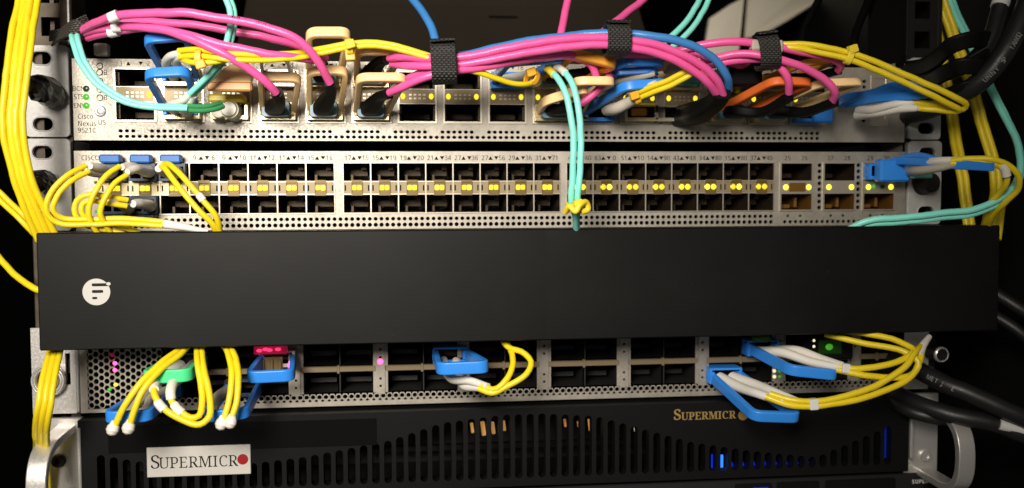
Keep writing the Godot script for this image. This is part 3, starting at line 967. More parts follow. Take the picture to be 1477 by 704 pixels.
	mpo(t, pa(4, true), [v(-93.4, 33.7, 28)], M.teal)
	t = single("trunk_cable", "pink cable that leaves the left bundle lowest, for the fourth column", [v(-202.9, 45.7, 26), v(-188.0, 46.4, 40), v(-168.5, 46.6, 50), v(-152.1, 42.1, 56), v(-135.3, 34.7, 58), v(-122.4, 26.7, 54), v(-116.0, 21.6, 50), v(-113.5, 18.3, 46)], 1.95, M.pink, pk)
	mpo(t, pa(3, false), [v(-113.6, 16.0, 34), v(-113.3, 18.7, 45)], M.teal)
	single("trunk_cable", "dark pink cable at the back of the left bundle", [v(-206.1, 48.3, 18), v(-185.8, 53.1, 26), v(-158.9, 51.8, 32), v(-136.4, 48.6, 34), v(-114.3, 44.7, 32), v(-102.3, 42.2, 24), v(-93.5, 39.6, 10)], 1.9, M.pink, pk)
	t = single("trunk_cable", "uppermost pink cable entering the first strap from the left", [v(-61.2, 35.4, 42), v(-55.9, 35.0, 50), v(-45.8, 33.8, 55), v(-36.3, 32.8, 58), v(-23.7, 34.6, 60), v(-4.8, 38.3, 62), v(17.6, 41.9, 63), v(43.5, 42.6, 63), v(63.5, 39.9, 62), v(80.8, 33.6, 60), v(92.9, 26.1, 56), v(99.9, 17.8, 48)], 1.95, M.pink, pk)
	mpo(t, pa(5, true), [v(-66.1, 35.1, 30), v(-61.9, 34.9, 41)], M.teal)
	t = single("trunk_cable", "second pink cable of the long bundle, next under the uppermost", [v(-60.0, 33.1, 40), v(-52.1, 31.2, 50), v(-36.3, 30.4, 57), v(-20.5, 31.9, 59), v(1.8, 36.0, 61), v(24.2, 39.0, 62), v(43.8, 39.6, 62), v(62.1, 36.8, 61), v(77.7, 30.8, 59), v(89.2, 24.3, 55), v(97.4, 17.9, 47)], 1.95, M.pink, pk)
	t = single("trunk_cable", "lowest pink cable of the long bundle, from the shelf-like tab", [v(-61.4, 19.2, 42), v(-55.4, 20.9, 50), v(-45.9, 24.8, 56), v(-36.4, 27.1, 58), v(-20.3, 29.7, 57), v(-0.7, 33.3, 55), v(16.1, 36.2, 52), v(32.5, 37.6, 44), v(39.7, 35.1, 34)], 1.95, M.pink, pk)
	mpo(t, pa(5, false), [v(-66.3, 18.4, 30), v(-62.0, 18.6, 41)], M.teal)
	mpo(t, pa(9, true), [v(36.3, 32.0, 26), v(39.5, 33.9, 35)], M.teal)
	single("trunk_cable", "short pink cable rising behind the shelf-like tab to the strap", [v(-55.5, 24.5, 36), v(-48.9, 27.2, 46), v(-36.2, 29.6, 54), v(-16.9, 31.6, 55), v(9.2, 35.9, 54), v(34.2, 33.7, 44), v(39.1, 25.6, 40), v(41.8, 22.9, 34), v(39.8, 21.3, 30)], 1.9, M.pink, pk)
	single("trunk_cable", "upright pink cable coming down at the top, left of the second strap", [v(42.6, 221.3, 10), v(38.4, 125.9, 16), v(28.9, 72.9, 20), v(24.4, 58.5, 30), v(20.7, 46.3, 40), v(19.7, 37.7, 42)], 1.95, M.pink, pk)
	single("trunk_cable", "slanting pink cable coming down behind the second strap", [v(126.7, 225.0, 10), v(110.7, 127.5, 16), v(69.7, 73.0, 20), v(55.7, 60.7, 32), v(43.7, 51.0, 44), v(37.1, 45.3, 50)], 1.95, M.pink, pk)
	t = single("trunk_cable", "pink cable on the outside of the third strap, curling to the far boot", [v(50.3, 37.9, 48), v(71.3, 37.8, 46), v(92.0, 36.1, 46), v(106.3, 38.3, 50), v(116.9, 37.2, 54), v(133.4, 32.5, 56), v(148.4, 25.6, 54), v(154.4, 20.5, 52), v(156.2, 16.4, 46)], 1.95, M.pink, pk)
	mpo(t, pa(14, false), [v(149.6, 12.6, 26), v(156.8, 15.7, 47)], M.teal)
	t = single("trunk_cable", "pink cable along the top of the right bundle to the upper right boot", [v(53.4, 40.2, 42), v(75.9, 40.4, 42), v(88.5, 42.7, 46), v(104.5, 44.3, 50), v(120.4, 42.2, 52), v(137.7, 38.8, 54), v(151.5, 36.5, 53), v(158.3, 33.6, 50), v(159.4, 31.3, 44)], 1.95, M.pink, pk)
	mpo(t, pa(14, true), [v(152.0, 30.4, 26), v(159.7, 31.6, 45)], M.rubber, 12, 7.4)
	t = single("trunk_cable", "short pink cable bending down from the third strap to the red-orange tab", [v(71.9, 36.8, 44), v(92.7, 33.7, 44), v(108.7, 36.0, 48), v(121.2, 35.8, 50), v(127.5, 31.0, 52), v(131.1, 25.8, 51), v(133.6, 20.3, 46)], 1.95, M.pink, pk)
	mpo(t, pa(13, false), [v(127.4, 12.5, 26), v(133.7, 18.3, 46)], M.teal)
	single("trunk_cable", "pink cable end tucked behind the blue cable, left of the third strap", [v(62.5, 41.2, 40), v(86.3, 39.9, 42), v(100.4, 36.7, 42), v(111.0, 34.7, 38), v(119.0, 37.2, 30)], 1.9, M.pink, pk)
	# big boot where the two long pink cables end
	t = thing("black_connector", "large bent black boot taking the ends of two pink cables", "connector", pa(12, false))
	s = Sh.new()
	var p := spl([pa(12, false) + v(0, -1.0, 2), pa(12, false) + v(2, -1.0, 14), v(94.5, 12.8, 28), v(97.7, 15.9, 40), v(98.5, 19.6, 50)], 1.2)
	var sc := []
	for i in p.size(): sc.append(lerpf(1.0, 0.62, smoothstep(0.3, 1.0, float(i) / p.size())))
	s.sweep(p, rrect(14, 10.5, 3.2, 4), Vector3.UP, sc)
	put(s, "boot", M.rubber, t)
	t = single("patch_cable", "blue cable that comes down at the top centre and rides on the pink bundle", [v(-89.9, 214.9, 10), v(-80.6, 122.8, 16), v(-53.1, 71.9, 20), v(-47.1, 62.0, 30), v(-41.5, 50.0, 42), v(-37.3, 37.5, 52), v(-28.2, 36.0, 50), v(-10.0, 40.1, 50), v(16.1, 44.6, 52), v(41.8, 46.3, 56), v(60.7, 44.6, 60), v(77.1, 41.2, 61), v(90.8, 35.0, 58), v(99.1, 27.1, 54), v(103.0, 21.4, 46)], 2.0, M.bluecable)
	# teal plug of the ninth column
	t = single("trunk_cable", "hidden pink cable end in the teal plug beside the aqua pair", [v(32.0, 15.3, 34), v(37.9, 19.9, 36), v(43.0, 25.2, 38), v(46.2, 29.5, 36)], 1.9, M.pink, pk)
	mpo(t, pa(9, false), [v(29.6, 13.8, 28), v(31.5, 15.1, 33)], M.teal)
	# straps
	band("hook_strap", "first black hook-and-loop strap, on the pink bundle at the blue cable", "strap", v(-36.3, 31.1, 57), v(1, 0.05, 0.05), 8.0, 9.0, 11.5, M.weave, "black cable straps")
	band("hook_strap", "second black hook-and-loop strap, at the crest of the pink bundle", "strap", v(43.9, 42.5, 60), v(1, 0.0, 0), 7.0, 6.8, 11.0, M.weave, "black cable straps")
	band("hook_strap", "third black hook-and-loop strap, slanted, at the start of the right yellow cable", "strap", v(119.8, 39.0, 51), v(1, 0.12, 0.1), 7.5, 8.0, 10.0, M.weave, "black cable straps")
	t = thing("hook_strap", "grey woven strap folded round the pink cable ends at far left", "strap", v(-208.8, 47.2, 28))
	s = Sh.new()
	s.sweep(spl([v(-223.7, 47.7, 8), v(-214.9, 48.8, 22), v(-206.1, 48.3, 33), v(-203.8, 46.3, 30), v(-209.4, 44.0, 20)], 1.0), rrect(1.0, 8.6, 0.3, 2), v(0.55, 0.8, 0.25))
	put(s, "loop", M.weavegrey, t)
	s = Sh.new()
	s.sweep(spl([v(-227.6, 49.6, 4), v(-220.2, 48.7, 14), v(-211.7, 47.8, 24), v(-207.2, 51.4, 26), v(-203.0, 54.5, 24)], 1.0), rrect(0.9, 5.4, 0.3, 2), v(0.3, 0.9, 0.3))
	put(s, "tail", M.weavegrey, t)
	# white wrap labels on the left pinks
	for k in 3:
		var at: Vector3 = [v(-182.4, 50.7, 53.2), v(-183.4, 47.4, 45), v(-186.2, 45.8, 42)][k]
		t = band("cable_label", ["white wrap label on the top pink cable at the left", "white wrap label on the middle pink cable at the left", "white wrap label on the lowest pink cable at the left"][k], "label", at, v(1, [0.35, 0.05, 0.15][k], 0.3), 2.15, 2.15, 4.5, M.label, "", false, 0.5)
	# aqua
	t = duplex("patch_cable", "aqua cable sweeping down over the left end of the upper switch", [v(-210.4, 50.8, 22), v(-204.0, 41.2, 38), v(-199.9, 31.7, 43), v(-193.5, 22.6, 44), v(-183.0, 15.1, 44), v(-171.1, 12.1, 43), v(-160.2, 11.8, 41), v(-154.8, 11.6, 40)], 1.25, M.aqua, "", 0.95, 0.8, 0.4)
	fibre(t, side(spl([v(-154.8, 11.6, 40), v(-149.2, 11.5, 37), v(-144.3, 12.6, 33), v(-141.4, 14.4, 28)]), 1.0), 1.2, M.aquagreen, "end")
	fibre(t, side(spl([v(-154.8, 11.6, 40), v(-149.2, 11.5, 37), v(-144.3, 12.6, 33), v(-141.4, 14.4, 28)]), -1.0), 1.2, M.aquagreen, "end")
	t = duplex("patch_cable", "aqua cable hanging from the top between the blue and beige tabs", [v(-149.3, 196.5, 40), v(-145.7, 111.1, 46), v(-134.7, 63.9, 50), v(-131.8, 54.6, 50), v(-132.0, 45.9, 50), v(-134.8, 37.9, 49), v(-138.5, 31.1, 48), v(-144.6, 24.4, 46), v(-152.4, 17.8, 42)], 1.4, M.aqua, "", 1.0, 1.2, 0.2)
	taper(t, [v(-151.8, 18.4, 42), v(-158.2, 15.1, 36), v(-165.7, 14.1, 26), pa(1, false) + v(-3, 0, 6)], 1.7, 2.6, M.white)
	taper(t, [v(-151.4, 17.2, 41), v(-155.5, 13.4, 34), v(-160.4, 12.3, 24), pa(1, false) + v(3.5, -1, 6)], 1.7, 2.6, M.white)
	# yellow, left to centre
	var yp := spl([v(-155.7, 35.0, 50), v(-146.4, 35.0, 55), v(-129.4, 33.1, 57), v(-111.6, 33.7, 54), v(-99.6, 35.7, 50), v(-88.7, 37.9, 49), v(-74.3, 40.2, 50), v(-60.0, 39.7, 52), v(-45.1, 35.0, 55), v(-34.7, 31.2, 56), v(-20.1, 27.8, 54), v(-7.4, 24.3, 50), v(2.0, 23.2, 46), v(8.5, 24.9, 40)])
	t = thing("patch_cable", "yellow cable from the left blue tabs to the pale blue tab", "cable", yp[0])
	fibre(t, side(yp, 1.4, 0, 1.6, 0.0), 1.3, M.yellow)
	fibre(t, side(yp, -1.4, 0, 1.6, 0.0), 1.3, M.yellow)
	taper(t, [v(-154.5, 35.3, 50), v(-160.5, 34.9, 44), v(-166.2, 33.2, 30), pa(1, true) + v(-3, 0, 6)], 1.7, 2.7, M.white)
	taper(t, [v(-154.5, 33.8, 50), v(-158.6, 33.6, 42), v(-161.6, 32.3, 28), pa(1, true) + v(3, 0, 6)], 1.7, 2.7, M.white)
	taper(t, [v(6.8, 25.0, 42), v(10.3, 28.0, 34), v(8.7, 31.1, 20), pa(8, true) + v(-3, 0, 6)], 1.6, 2.7, M.white)
	taper(t, [v(6.8, 23.7, 42), v(10.9, 26.2, 32), v(10.5, 29.7, 20), pa(8, true) + v(3, 0, 6)], 1.6, 2.7, M.white)
	t = thing("patch_cable", "shorter yellow cable looping under the first pink cables beside the orange tie", "cable", v(-153.4, 31.3, 50))
	fibre(t, spl([v(-155.0, 32.8, 48), v(-149.4, 30.8, 54), v(-142.4, 30.6, 56), v(-132.9, 31.8, 55), v(-118.2, 33.4, 51), v(-106.6, 35.2, 44)]), 1.3, M.yellow)
	tie("orange cable tie end between the blue tabs and the aqua cable", v(-145.6, 32.5, 55), v(1, 0, 0.1), 3.2, 3.6, M.tieorange, v(-144.7, 29.4, 58))
	tie("yellow cable tie on the yellow cable at the tallest beige loop", v(-79.4, 39.1, 50), v(1, 0.15, 0), 3.0, 3.4, M.tie, v(-78.9, 39.8, 54))
	s = Sh.new()
	s.obox(v(-79.1, 35.6, 50), v(2.2, 2.6, 1.2), Basis(Vector3.BACK, 0.08), 0.4)
	solo(s, "cable_tag", M.tieorange, "small orange tag hanging under the yellow tie", "tag", v(-79.1, 35.6, 50))
	tie("amber clip round the yellow cable below the pale blue tab", v(6.4, 26.9, 43), v(0.5, -0.4, -0.5), 3.4, 3.6, M.tieorange, v(5.7, 29.1, 46))
	# aqua pair in the middle
	t = thing("patch_cable", "aqua pair hanging straight down in front of both switches at the centre", "cable", v(17.2, 29.4, 45))
	fibre(t, spl([v(14.6, 30.1, 44), v(17.1, 25.9, 52), v(20.4, 18.3, 56), v(23.0, 6.6, 58), v(23.9, -6.3, 58), v(23.5, -19.2, 57), v(23.5, -30.6, 55), v(26.4, -39.0, 48), v(30.0, -49.7, 34)]), 1.55, M.aqua)
	fibre(t, spl([v(19.4, 31.5, 44), v(22.0, 27.2, 52), v(24.6, 20.3, 56), v(26.9, 8.2, 58), v(27.6, -6.3, 58), v(27.4, -19.3, 57), v(26.5, -30.7, 55), v(27.6, -39.0, 47), v(30.5, -49.7, 33)]), 1.55, M.aqua)
	taper(t, [v(13.6, 31.7, 42), v(14.4, 30.9, 43.4), v(16.1, 27.5, 49.5)], 1.9, 1.8, M.tie, "sleeve")
	taper(t, [v(18.0, 32.4, 42), v(19.4, 31.5, 44), v(21.2, 28.3, 51)], 1.9, 1.8, M.white, "sleeve")
	tie("knotted yellow cable tie low on the hanging aqua pair", v(25.3, -34.6, 54), v(0.05, 1, 0.2), 4.0, 3.2, M.tie, v(26.3, -33.6, 58))
	s = Sh.new()
	s.tube(spl([v(20.5, -37.5, 55), v(22.1, -34.8, 59), v(24.6, -37.1, 60), v(26.5, -34.2, 60), v(30.1, -32.9, 57), v(31.3, -36.2, 56), v(27.8, -37.5, 57)], 1.0), 1.5, 10)
	solo(s, "cable_tie", M.tie, "crumpled yellow tie ends sticking out beside the aqua pair", "cable tie", v(24.8, -35.5, 57))
	t = duplex("patch_cable", "aqua pair slanting in from the top in front of the pale baffle", [v(126.1, 226.4, 10), v(118.5, 129.2, 16), v(100.2, 75.0, 20), v(94.0, 63.9, 26), v(87.2, 55.1, 32), v(79.0, 47.5, 36), v(74.2, 43.7, 38)], 1.5, M.aqua, "", 1.5)
	# yellow pair with beige boots
	var q1 := spl([v(86.4, 33.4, 55), v(80.6, 28.9, 54), v(73.0, 24.7, 50), v(63.7, 21.0, 44), v(57.4, 18.0, 36)])
	t = thing("patch_cable", "yellow pair coming out from under the pink bundle into beige boots", "cable", q1[0])
	fibre(t, side(q1, 1.4), 1.35, M.yellow)
	fibre(t, side(q1, -1.4), 1.35, M.yellow)
	taper(t, [v(60.6, 19.0, 40), v(56.0, 16.3, 33), v(51.5, 14.0, 28), v(49.1, 14.3, 16)], 2.6, 3.3, M.greyboot)
	taper(t, [v(66.6, 24.4, 46), v(64.2, 22.9, 42), v(61.6, 20.8, 36), v(58.8, 20.0, 24)], 1.9, 2.4, M.white)
	tie("orange tie on the yellow pair above the beige boots", v(59.0, 18.2, 38), v(-1, -0.5, -0.3), 3.0, 3.0, M.tieorange, v(56.9, 18.8, 42))
	for k in 2:
		t = thing("patch_cable", ["cream boot lying on the blue tab right of the second strap", "cream boot behind the blunt beige tab"][k], "cable", [v(82.9, 33.3, 36), v(54.9, 28.2, 36)][k])
		taper(t, [[v(90.5, 33.5, 40), v(84.1, 33.4, 38), v(76.4, 33.6, 28)], [v(67.8, 29.9, 40), v(60.1, 28.6, 36), v(50.6, 28.2, 24)]][k], 1.6, 2.6, M.greyboot)
	# right-hand yellow cable that turns back into the last port
	t = thing("patch_cable", "yellow pair from the third strap turning back into the last blue module", "cable", v(122.6, 42.5, 50))
	fibre(t, spl([v(119.2, 42.1, 48), v(127.6, 42.8, 53), v(141.5, 41.7, 57), v(157.4, 38.0, 61), v(180.2, 28.0, 67), v(196.1, 20.1, 71), v(206.1, 15.2, 72), v(211.6, 12.8, 70), v(211.4, 10.8, 67), v(200.9, 13.2, 62), v(191.2, 15.9, 54)]), 1.45, M.yellow)
	fibre(t, spl([v(119.2, 40.8, 48), v(127.6, 41.1, 53), v(139.8, 39.4, 57), v(156.1, 35.0, 61), v(178.7, 25.1, 66), v(194.4, 17.0, 70), v(204.6, 12.5, 70), v(209.4, 10.4, 68), v(207.0, 10.0, 65), v(198.0, 11.6, 61), v(188.8, 13.4, 52)]), 1.45, M.yellow)
	taper(t, [v(193.0, 15.4, 56), v(186.2, 14.6, 50), v(182.4, 13.2, 38), v(183.4, 14.1, 20)], 1.7, 2.8, M.white)
	taper(t, [v(193.8, 12.1, 59), v(188.8, 12.3, 52), v(183.6, 11.5, 38), v(183.6, 12.1, 18)], 1.7, 2.8, M.white)
	tie("yellow cable tie on the right-hand yellow pair", v(157.1, 36.7, 61), v(1, -0.35, 0.1), 2.6, 4.0, M.tie, v(157.8, 39.4, 63))
	s = Sh.new()
	s.obox(v(123.1, 41.3, 54), v(3.2, 3.0, 2.8), Basis(), 0.8)
	solo(s, "cable_label", M.greyboot, "pale sleeve at the right edge of the third strap", "label", v(123.1, 41.3, 54))
	s = Sh.new()
	s.obox(v(114.5, 42.3, 51), v(2.6, 2.6, 2.6), Basis(), 0.8)
	solo(s, "cable_label", M.greyboot, "pale sleeve at the left edge of the third strap", "label", v(114.5, 42.3, 51))
	s = Sh.new()
	s.box(v(-204.1, 44.4, 0).x - 3.2, v(-204.1, 44.4, 0).x + 3.2, 40.5, 46.5, -2, 4, 0.6)
	solo(s, "cable_clip", M.greyboot, "small grey clip standing above the left end of the upper switch", "clip", v(-204.2, 41.7, 0))

func sfp(label: String, c: int, upper: bool, group: String) -> Node3D:
	var at := v(-206.9 + 14.52 * (c + 0.5), -17.3 if upper else -33.7, 0)
	var t := thing("transceiver", label, "transceiver", at, group)
	var s := Sh.new()
	s.plate(at.x - 6.4, at.x + 6.4, at.y - 4.4, at.y + 4.4, 6, 10, [[at.x - 5.6, at.x - 0.5, at.y - 3.2, at.y + 2.8], [at.x + 0.5, at.x + 5.6, at.y - 3.2, at.y + 2.8]])
	put(s, "body", M.navy, t)
	s = Sh.new()
	if upper: s.box(at.x - 5.0, at.x + 5.0, at.y + 4.5, at.y + 8.7, 3, 9, 0.7)
	else: s.box(at.x - 6.2, at.x + 6.2, at.y - 6.6, at.y - 4.5, 1.5, 8, 0.6)
	put(s, "latch_tab", M.bluelatch if upper else M.navy, t)
	return t

func modules_b() -> void:
	var g := "small blue-latched modules in the lower light switch"
	sfp("small module with blue latch, leftmost of the lower light switch's top row", 0, true, g)
	sfp("small module with blue latch, second of the lower light switch's top row", 1, true, g)
	sfp("small module with blue latch, third of the lower light switch's top row", 2, true, g)
	sfp("small dark-latched module in the bottom row, under the second blue latch", 1, false, g)
	sfp("small module in the bottom row at the far left, behind yellow loops", 0, false, g)
	var yg := "yellow cables looping out of the lower light switch"
	var t := duplex("patch_cable", "yellow pair making the widest loop over the left ear", [v(-202.0, -16.2, 34), v(-208.1, -20.8, 40), v(-214.0, -28.1, 43), v(-216.3, -35.1, 43), v(-213.2, -39.9, 41), v(-200.1, -41.1, 38), v(-183.4, -40.9, 37), v(-167.7, -42.3, 36)], 1.3, M.yellow, yg, 1.15, 0.6, 0.3)
	taper(t, [v(-200.7, -15.2, 34), v(-198.9, -15.7, 28), v(-198.2, -16.8, 16), v(-199.0, -17.2, 7)], 1.8, 2.9, M.white)
	taper(t, [v(-203.0, -17.2, 35), v(-201.5, -18.0, 28), v(-199.5, -18.1, 18), v(-200.3, -17.9, 7)], 1.8, 2.9, M.white)
	taper(t, [v(-167.7, -42.3, 36), v(-159.5, -43.7, 36), v(-147.9, -46.2, 34)], 2.3, 1.0, M.white, "end")
	t = duplex("patch_cable", "yellow pair dropping steeply from the second blue latch behind the black cover", [v(-186.1, -17.2, 33), v(-190.7, -21.1, 37), v(-195.5, -28.9, 40), v(-197.5, -36.2, 40), v(-196.5, -41.7, 38), v(-194.4, -48.4, 33)], 1.3, M.yellow, yg, 2.0)
	taper(t, [v(-186.7, -15.6, 33), v(-184.6, -15.1, 27), v(-182.6, -16.4, 16), v(-183.3, -16.9, 6)], 1.8, 3.0, M.white, "boot", 5)
	taper(t, [v(-184.3, -17.8, 33), v(-182.1, -16.4, 27), v(-181.3, -17.1, 16), v(-181.3, -17.2, 6)], 1.8, 3.0, M.white, "boot", 5)
	t = duplex("patch_cable", "yellow pair curling in a small hook from the bottom-row module", [v(-185.5, -32.5, 30), v(-192.1, -31.2, 33), v(-200.2, -29.8, 35), v(-205.2, -32.0, 36), v(-206.3, -37.2, 36), v(-202.1, -41.8, 34), v(-191.2, -44.3, 32), v(-181.3, -48.1, 28)], 1.3, M.yellow, yg, 1.15, 0.5)
	taper(t, [v(-183.5, -32.9, 28), v(-182.1, -32.9, 24), v(-180.9, -33.7, 14), v(-181.4, -34.2, 6)], 2.2, 3.2, M.white, "boot", 5)
	taper(t, [v(-192.4, -30.5, 34), v(-189.9, -32.9, 28), v(-189.6, -35.0, 18), v(-191.7, -35.8, 6)], 1.8, 2.8, M.white)
	t = thing("patch_cable", "yellow pair slanting right from the third blue latch, white collar on one strand", "cable", v(-169.0, -14.4, 28), yg)
	fibre(t, spl([v(-169.0, -13.8, 28), v(-164.4, -14.6, 34), v(-157.0, -21.2, 39), v(-148.6, -31.0, 41), v(-142.7, -39.5, 40), v(-142.3, -48.9, 33)]), 1.4, M.yellow)
	fibre(t, spl([v(-170.3, -15.1, 28), v(-166.6, -16.9, 33), v(-159.9, -25.1, 38), v(-151.4, -34.9, 40), v(-145.1, -42.1, 38), v(-143.6, -48.9, 33)]), 1.4, M.yellow)
	taper(t, [v(-169.7, -14.5, 29), v(-169.4, -15.0, 24), v(-168.0, -16.7, 14), v(-167.9, -17.6, 6)], 2.4, 3.2, M.white, "boot", 5)
	taper(t, [v(-171.1, -16.1, 29), v(-170.7, -17.3, 24), v(-170.0, -18.1, 14), v(-169.9, -18.6, 6)], 2.2, 3.0, M.white, "boot", 5)
	taper(t, [v(-150.6, -28.4, 40.6), v(-149.4, -29.8, 41), v(-148.3, -31.3, 41)], 1.8, 1.8, M.white, "collar")
	# right-hand module with its long tab
	var at := v(204.9, -17.5, 0)
	t = module("blue module at the right of the lower light switch, long tab held out level", at, null, Vector3.ZERO, Vector3.ZERO, "", M.bluetab)
	var s := Sh.new()
	s.box(at.x - 6.5, at.x + 10.0, at.y - 5.6, at.y + 6.6, 7, 15, 1.0)
	put(s, "latch", M.bluetab, t)
	strap(t, [v(207.4, -11.8, 12), v(210.6, -12.9, 34), v(214.8, -15.2, 52), v(223.1, -16.9, 74)], M.bluetab, 2.6, 4.0, "pull_tab", v(0.0, 1, 0.25), 12)
	strap(t, [v(212.4, -10.2, 10), v(213.2, -8.7, 26), v(214.1, -12.9, 44), v(223.1, -16.6, 74)], M.bluetab, 2.2, 3.0, "pull_tab", v(0.0, 1, 0.25), 12)
	s = Sh.new()
	s.box(v(213.0, -20.2, 22).x, v(223.5, -20.2, 22).x, v(217.7, -21.3, 22).y, v(217.6, -18.7, 22).y, 18, 22, 0.4)
	put(s, "teal_key", M.aqua, t)
	t = thing("patch_cable", "yellow pair arching over the long blue tab and down at the far right", "cable", v(214.1, -13.3, 56))
	fibre(t, spl([v(214.3, -13.3, 54), v(220.7, -12.4, 60), v(227.5, -12.6, 65), v(235.5, -15.3, 66), v(241.5, -21.1, 66), v(244.4, -27.8, 62), v(242.1, -33.9, 56), v(242.3, -40.4, 46), v(249.2, -51.7, 30)]), 1.5, M.yellow)
	fibre(t, spl([v(214.3, -14.6, 54), v(221.4, -14.1, 60), v(229.0, -14.9, 64), v(236.3, -19.0, 64), v(238.5, -24.4, 62), v(239.0, -29.8, 56), v(238.0, -35.4, 50), v(248.2, -51.8, 28)]), 1.5, M.yellow)
	taper(t, [v(217.1, -13.0, 57), v(212.9, -13.0, 46), v(212.9, -13.9, 30), v(214.3, -14.8, 14)], 1.7, 2.8, M.white)
	taper(t, [v(216.0, -15.0, 56), v(212.3, -16.8, 44), v(211.1, -17.5, 30), v(215.1, -17.4, 14)], 1.6, 3.0, M.greyboot)
	taper(t, [v(233.0, -15.6, 65), v(235.2, -17.7, 65), v(236.7, -21.0, 64.5)], 2.1, 2.1, M.white, "collar")

func pc(x: float, upper: bool) -> Vector3: return v(x, -112.8 if upper else -127.4, -2)

func modules_c() -> void:
	var g := "pull-tab modules in the honeycomb switch"
	module("blue-tabbed module at the left under white-capped fibres", pc(-177, false), M.bluetab, v(-192.6, -130.8, 48), v(-173.8, -130.7, 48), g, M.navy, 7.6, 2.6, 5.6)
	module("green-tabbed module at the left of the honeycomb switch", pc(-164.5, true), M.greentab, v(-176.0, -113.4, 44), v(-156.0, -112.9, 44), g, M.navy, 7.6, 3.0, 6.2)
	module("blue-tabbed module whose tab shows beside the right pair of white-capped fibres", pc(-138.0, false), M.bluetab, v(-148.4, -132.3, 46), v(-129.8, -131.2, 46), g, M.navy, 7.6, 2.6, 5.6)
	var t := module("bright blue-tabbed module under the pink glow", pc(-120.5, true), M.bluetab, v(-130.8, -116.9, 32), v(-110.1, -116.4, 32), g, M.steel, 7.6, 2.8, 6.0)
	var s := Sh.new()
	for q in [v(-128.5, -107.4, 12), v(-125.4, -106.8, 12), v(-123.4, -107.2, 12), v(-119.3, -106.9, 12)]: s.dome(q, 1.5, 0.9, 1.2)
	put(s, "pink_led", M.ledpinkmid, t)
	s = Sh.new()
	s.box(v(-131.6, -109.1, 10).x, v(-114.7, -109.5, 10).x, v(-123.4, -109.7, 10).y, v(-123.3, -105.4, 10).y, 9, 10.5, 0.4)
	put(s, "pink_led_window", M.ledpinkdim, t)
	s = Sh.new()
	s.dome(v(-113.8, -115.6, 10), 0.9, 2.4, 1.0)
	put(s, "pink_led", M.ledpink, t)
	s = Sh.new()
	s.box(v(-128.6, -119.1, 8).x, v(-117.6, -119.4, 8).x, v(-123.8, -119.3, 8).y, v(-123.7, -111.4, 8).y, 7.4, 7.8, 0.1)
	for q in [v(-127.2, -115.3, 8), v(-123.0, -115.4, 8), v(-118.9, -115.5, 8)]: s.box(q.x - 0.7, q.x + 0.7, q.y - 2.8, q.y + 2.8, 7.8, 9.0, 0.2)
	put(s, "metal_springs", M.clip, t)
	t = module("bright blue-tabbed module at the centre holding white boots", pc(-32.0, true), M.bluetab, v(-38.8, -113.6, 40), v(-15.6, -112.7, 42), g, M.bluetab, 7.6, 3.0, 6.2)
	module("upper of the two blue-tabbed modules at the right of the honeycomb switch", pc(137.5, true), M.bluetab, v(137.0, -117.8, 44), v(159.9, -120.1, 48), g, M.bluetab, 7.6, 3.0, 5.6)
	module("lower of the two blue-tabbed modules, its tab hanging over the gold lettering", pc(116.5, false), M.bluetab, v(116.9, -139.5, 48), v(139.4, -140.4, 50), g, M.bluetab, 7.6, 3.2, 5.6)
	t = thing("transceiver", "dark module with green glowing faces at the right of the honeycomb switch", "transceiver", pc(172, true))
	s = Sh.new()
	s.box(158, 186, -119, -106.5, -2, 12, 0.8)
	put(s, "body", M.rubber, t)
	s = Sh.new()
	s.box(166, 179, -115.8, -108.0, 12.1, 12.6, 0.5)
	put(s, "green_led_window", M.ledgreendim, t)
	s = Sh.new()
	s.dome(v(172, -112, 12.6), 2.2, 1.8, 0.7)
	put(s, "green_led", M.ledgreen, t)
	for y in [-108.4, -111.6]:
		s = Sh.new()
		s.dome(v(163.6, y, 12), 0.8, 0.8, 0.6)
		put(s, "pale_led", M.ledpale, t)
	s = Sh.new()
	s.obox(v(134.1, -106.9, 12), v(5.0, 1.3, 1.5), Basis(), 0.6)
	solo(s, "status_led", M.ledgreendim, "green lamp window just under the black cover, above the upper right blue module", "lamp", v(134.1, -106.9, 12))
	var yg := "yellow cables under the black cover"
	t = thing("patch_cable", "yellow pair from behind the cover to two white caps at far left", "cable", v(-160.9, -101.7, 30), yg)
	fibre(t, spl([v(-160.4, -100.3, 26), v(-163.0, -103.0, 36), v(-169.8, -108.6, 46), v(-177.6, -116.9, 52), v(-183.4, -126.5, 54), v(-186.9, -134.0, 54)]), 1.5, M.yellow)
	fibre(t, spl([v(-158.5, -100.3, 26), v(-160.6, -103.2, 37), v(-167.1, -109.1, 47), v(-173.7, -117.4, 53), v(-177.6, -126.4, 55), v(-179.9, -133.4, 55)]), 1.5, M.yellow)
	cap(t, v(-187.5, -134.6, 54))
	cap(t, v(-180.3, -134.0, 55))
	taper(t, [v(-185.9, -132.5, 46), v(-184.3, -130.6, 36), v(-183.3, -127.7, 22), pc(-181, false) + v(0, 0, 6)], 1.8, 3.2, M.greyboot)
	taper(t, [v(-178.4, -132.1, 46), v(-177.3, -129.5, 36), v(-178.4, -127.9, 22), pc(-173, false) + v(0, 0, 6)], 1.8, 3.0, M.greyboot)
	t = thing("patch_cable", "yellow pair looping down from the green tab and back up behind the cover", "cable", v(-168.5, -117.1, 52), yg)
	fibre(t, spl([v(-170.2, -116.2, 50), v(-168.9, -120.5, 54), v(-164.6, -125.9, 56), v(-156.5, -131.0, 57), v(-148.6, -133.2, 57), v(-144.4, -130.0, 55), v(-145.2, -121.4, 50), v(-149.0, -111.1, 44), v(-153.5, -99.5, 28)]), 1.55, M.yellow)
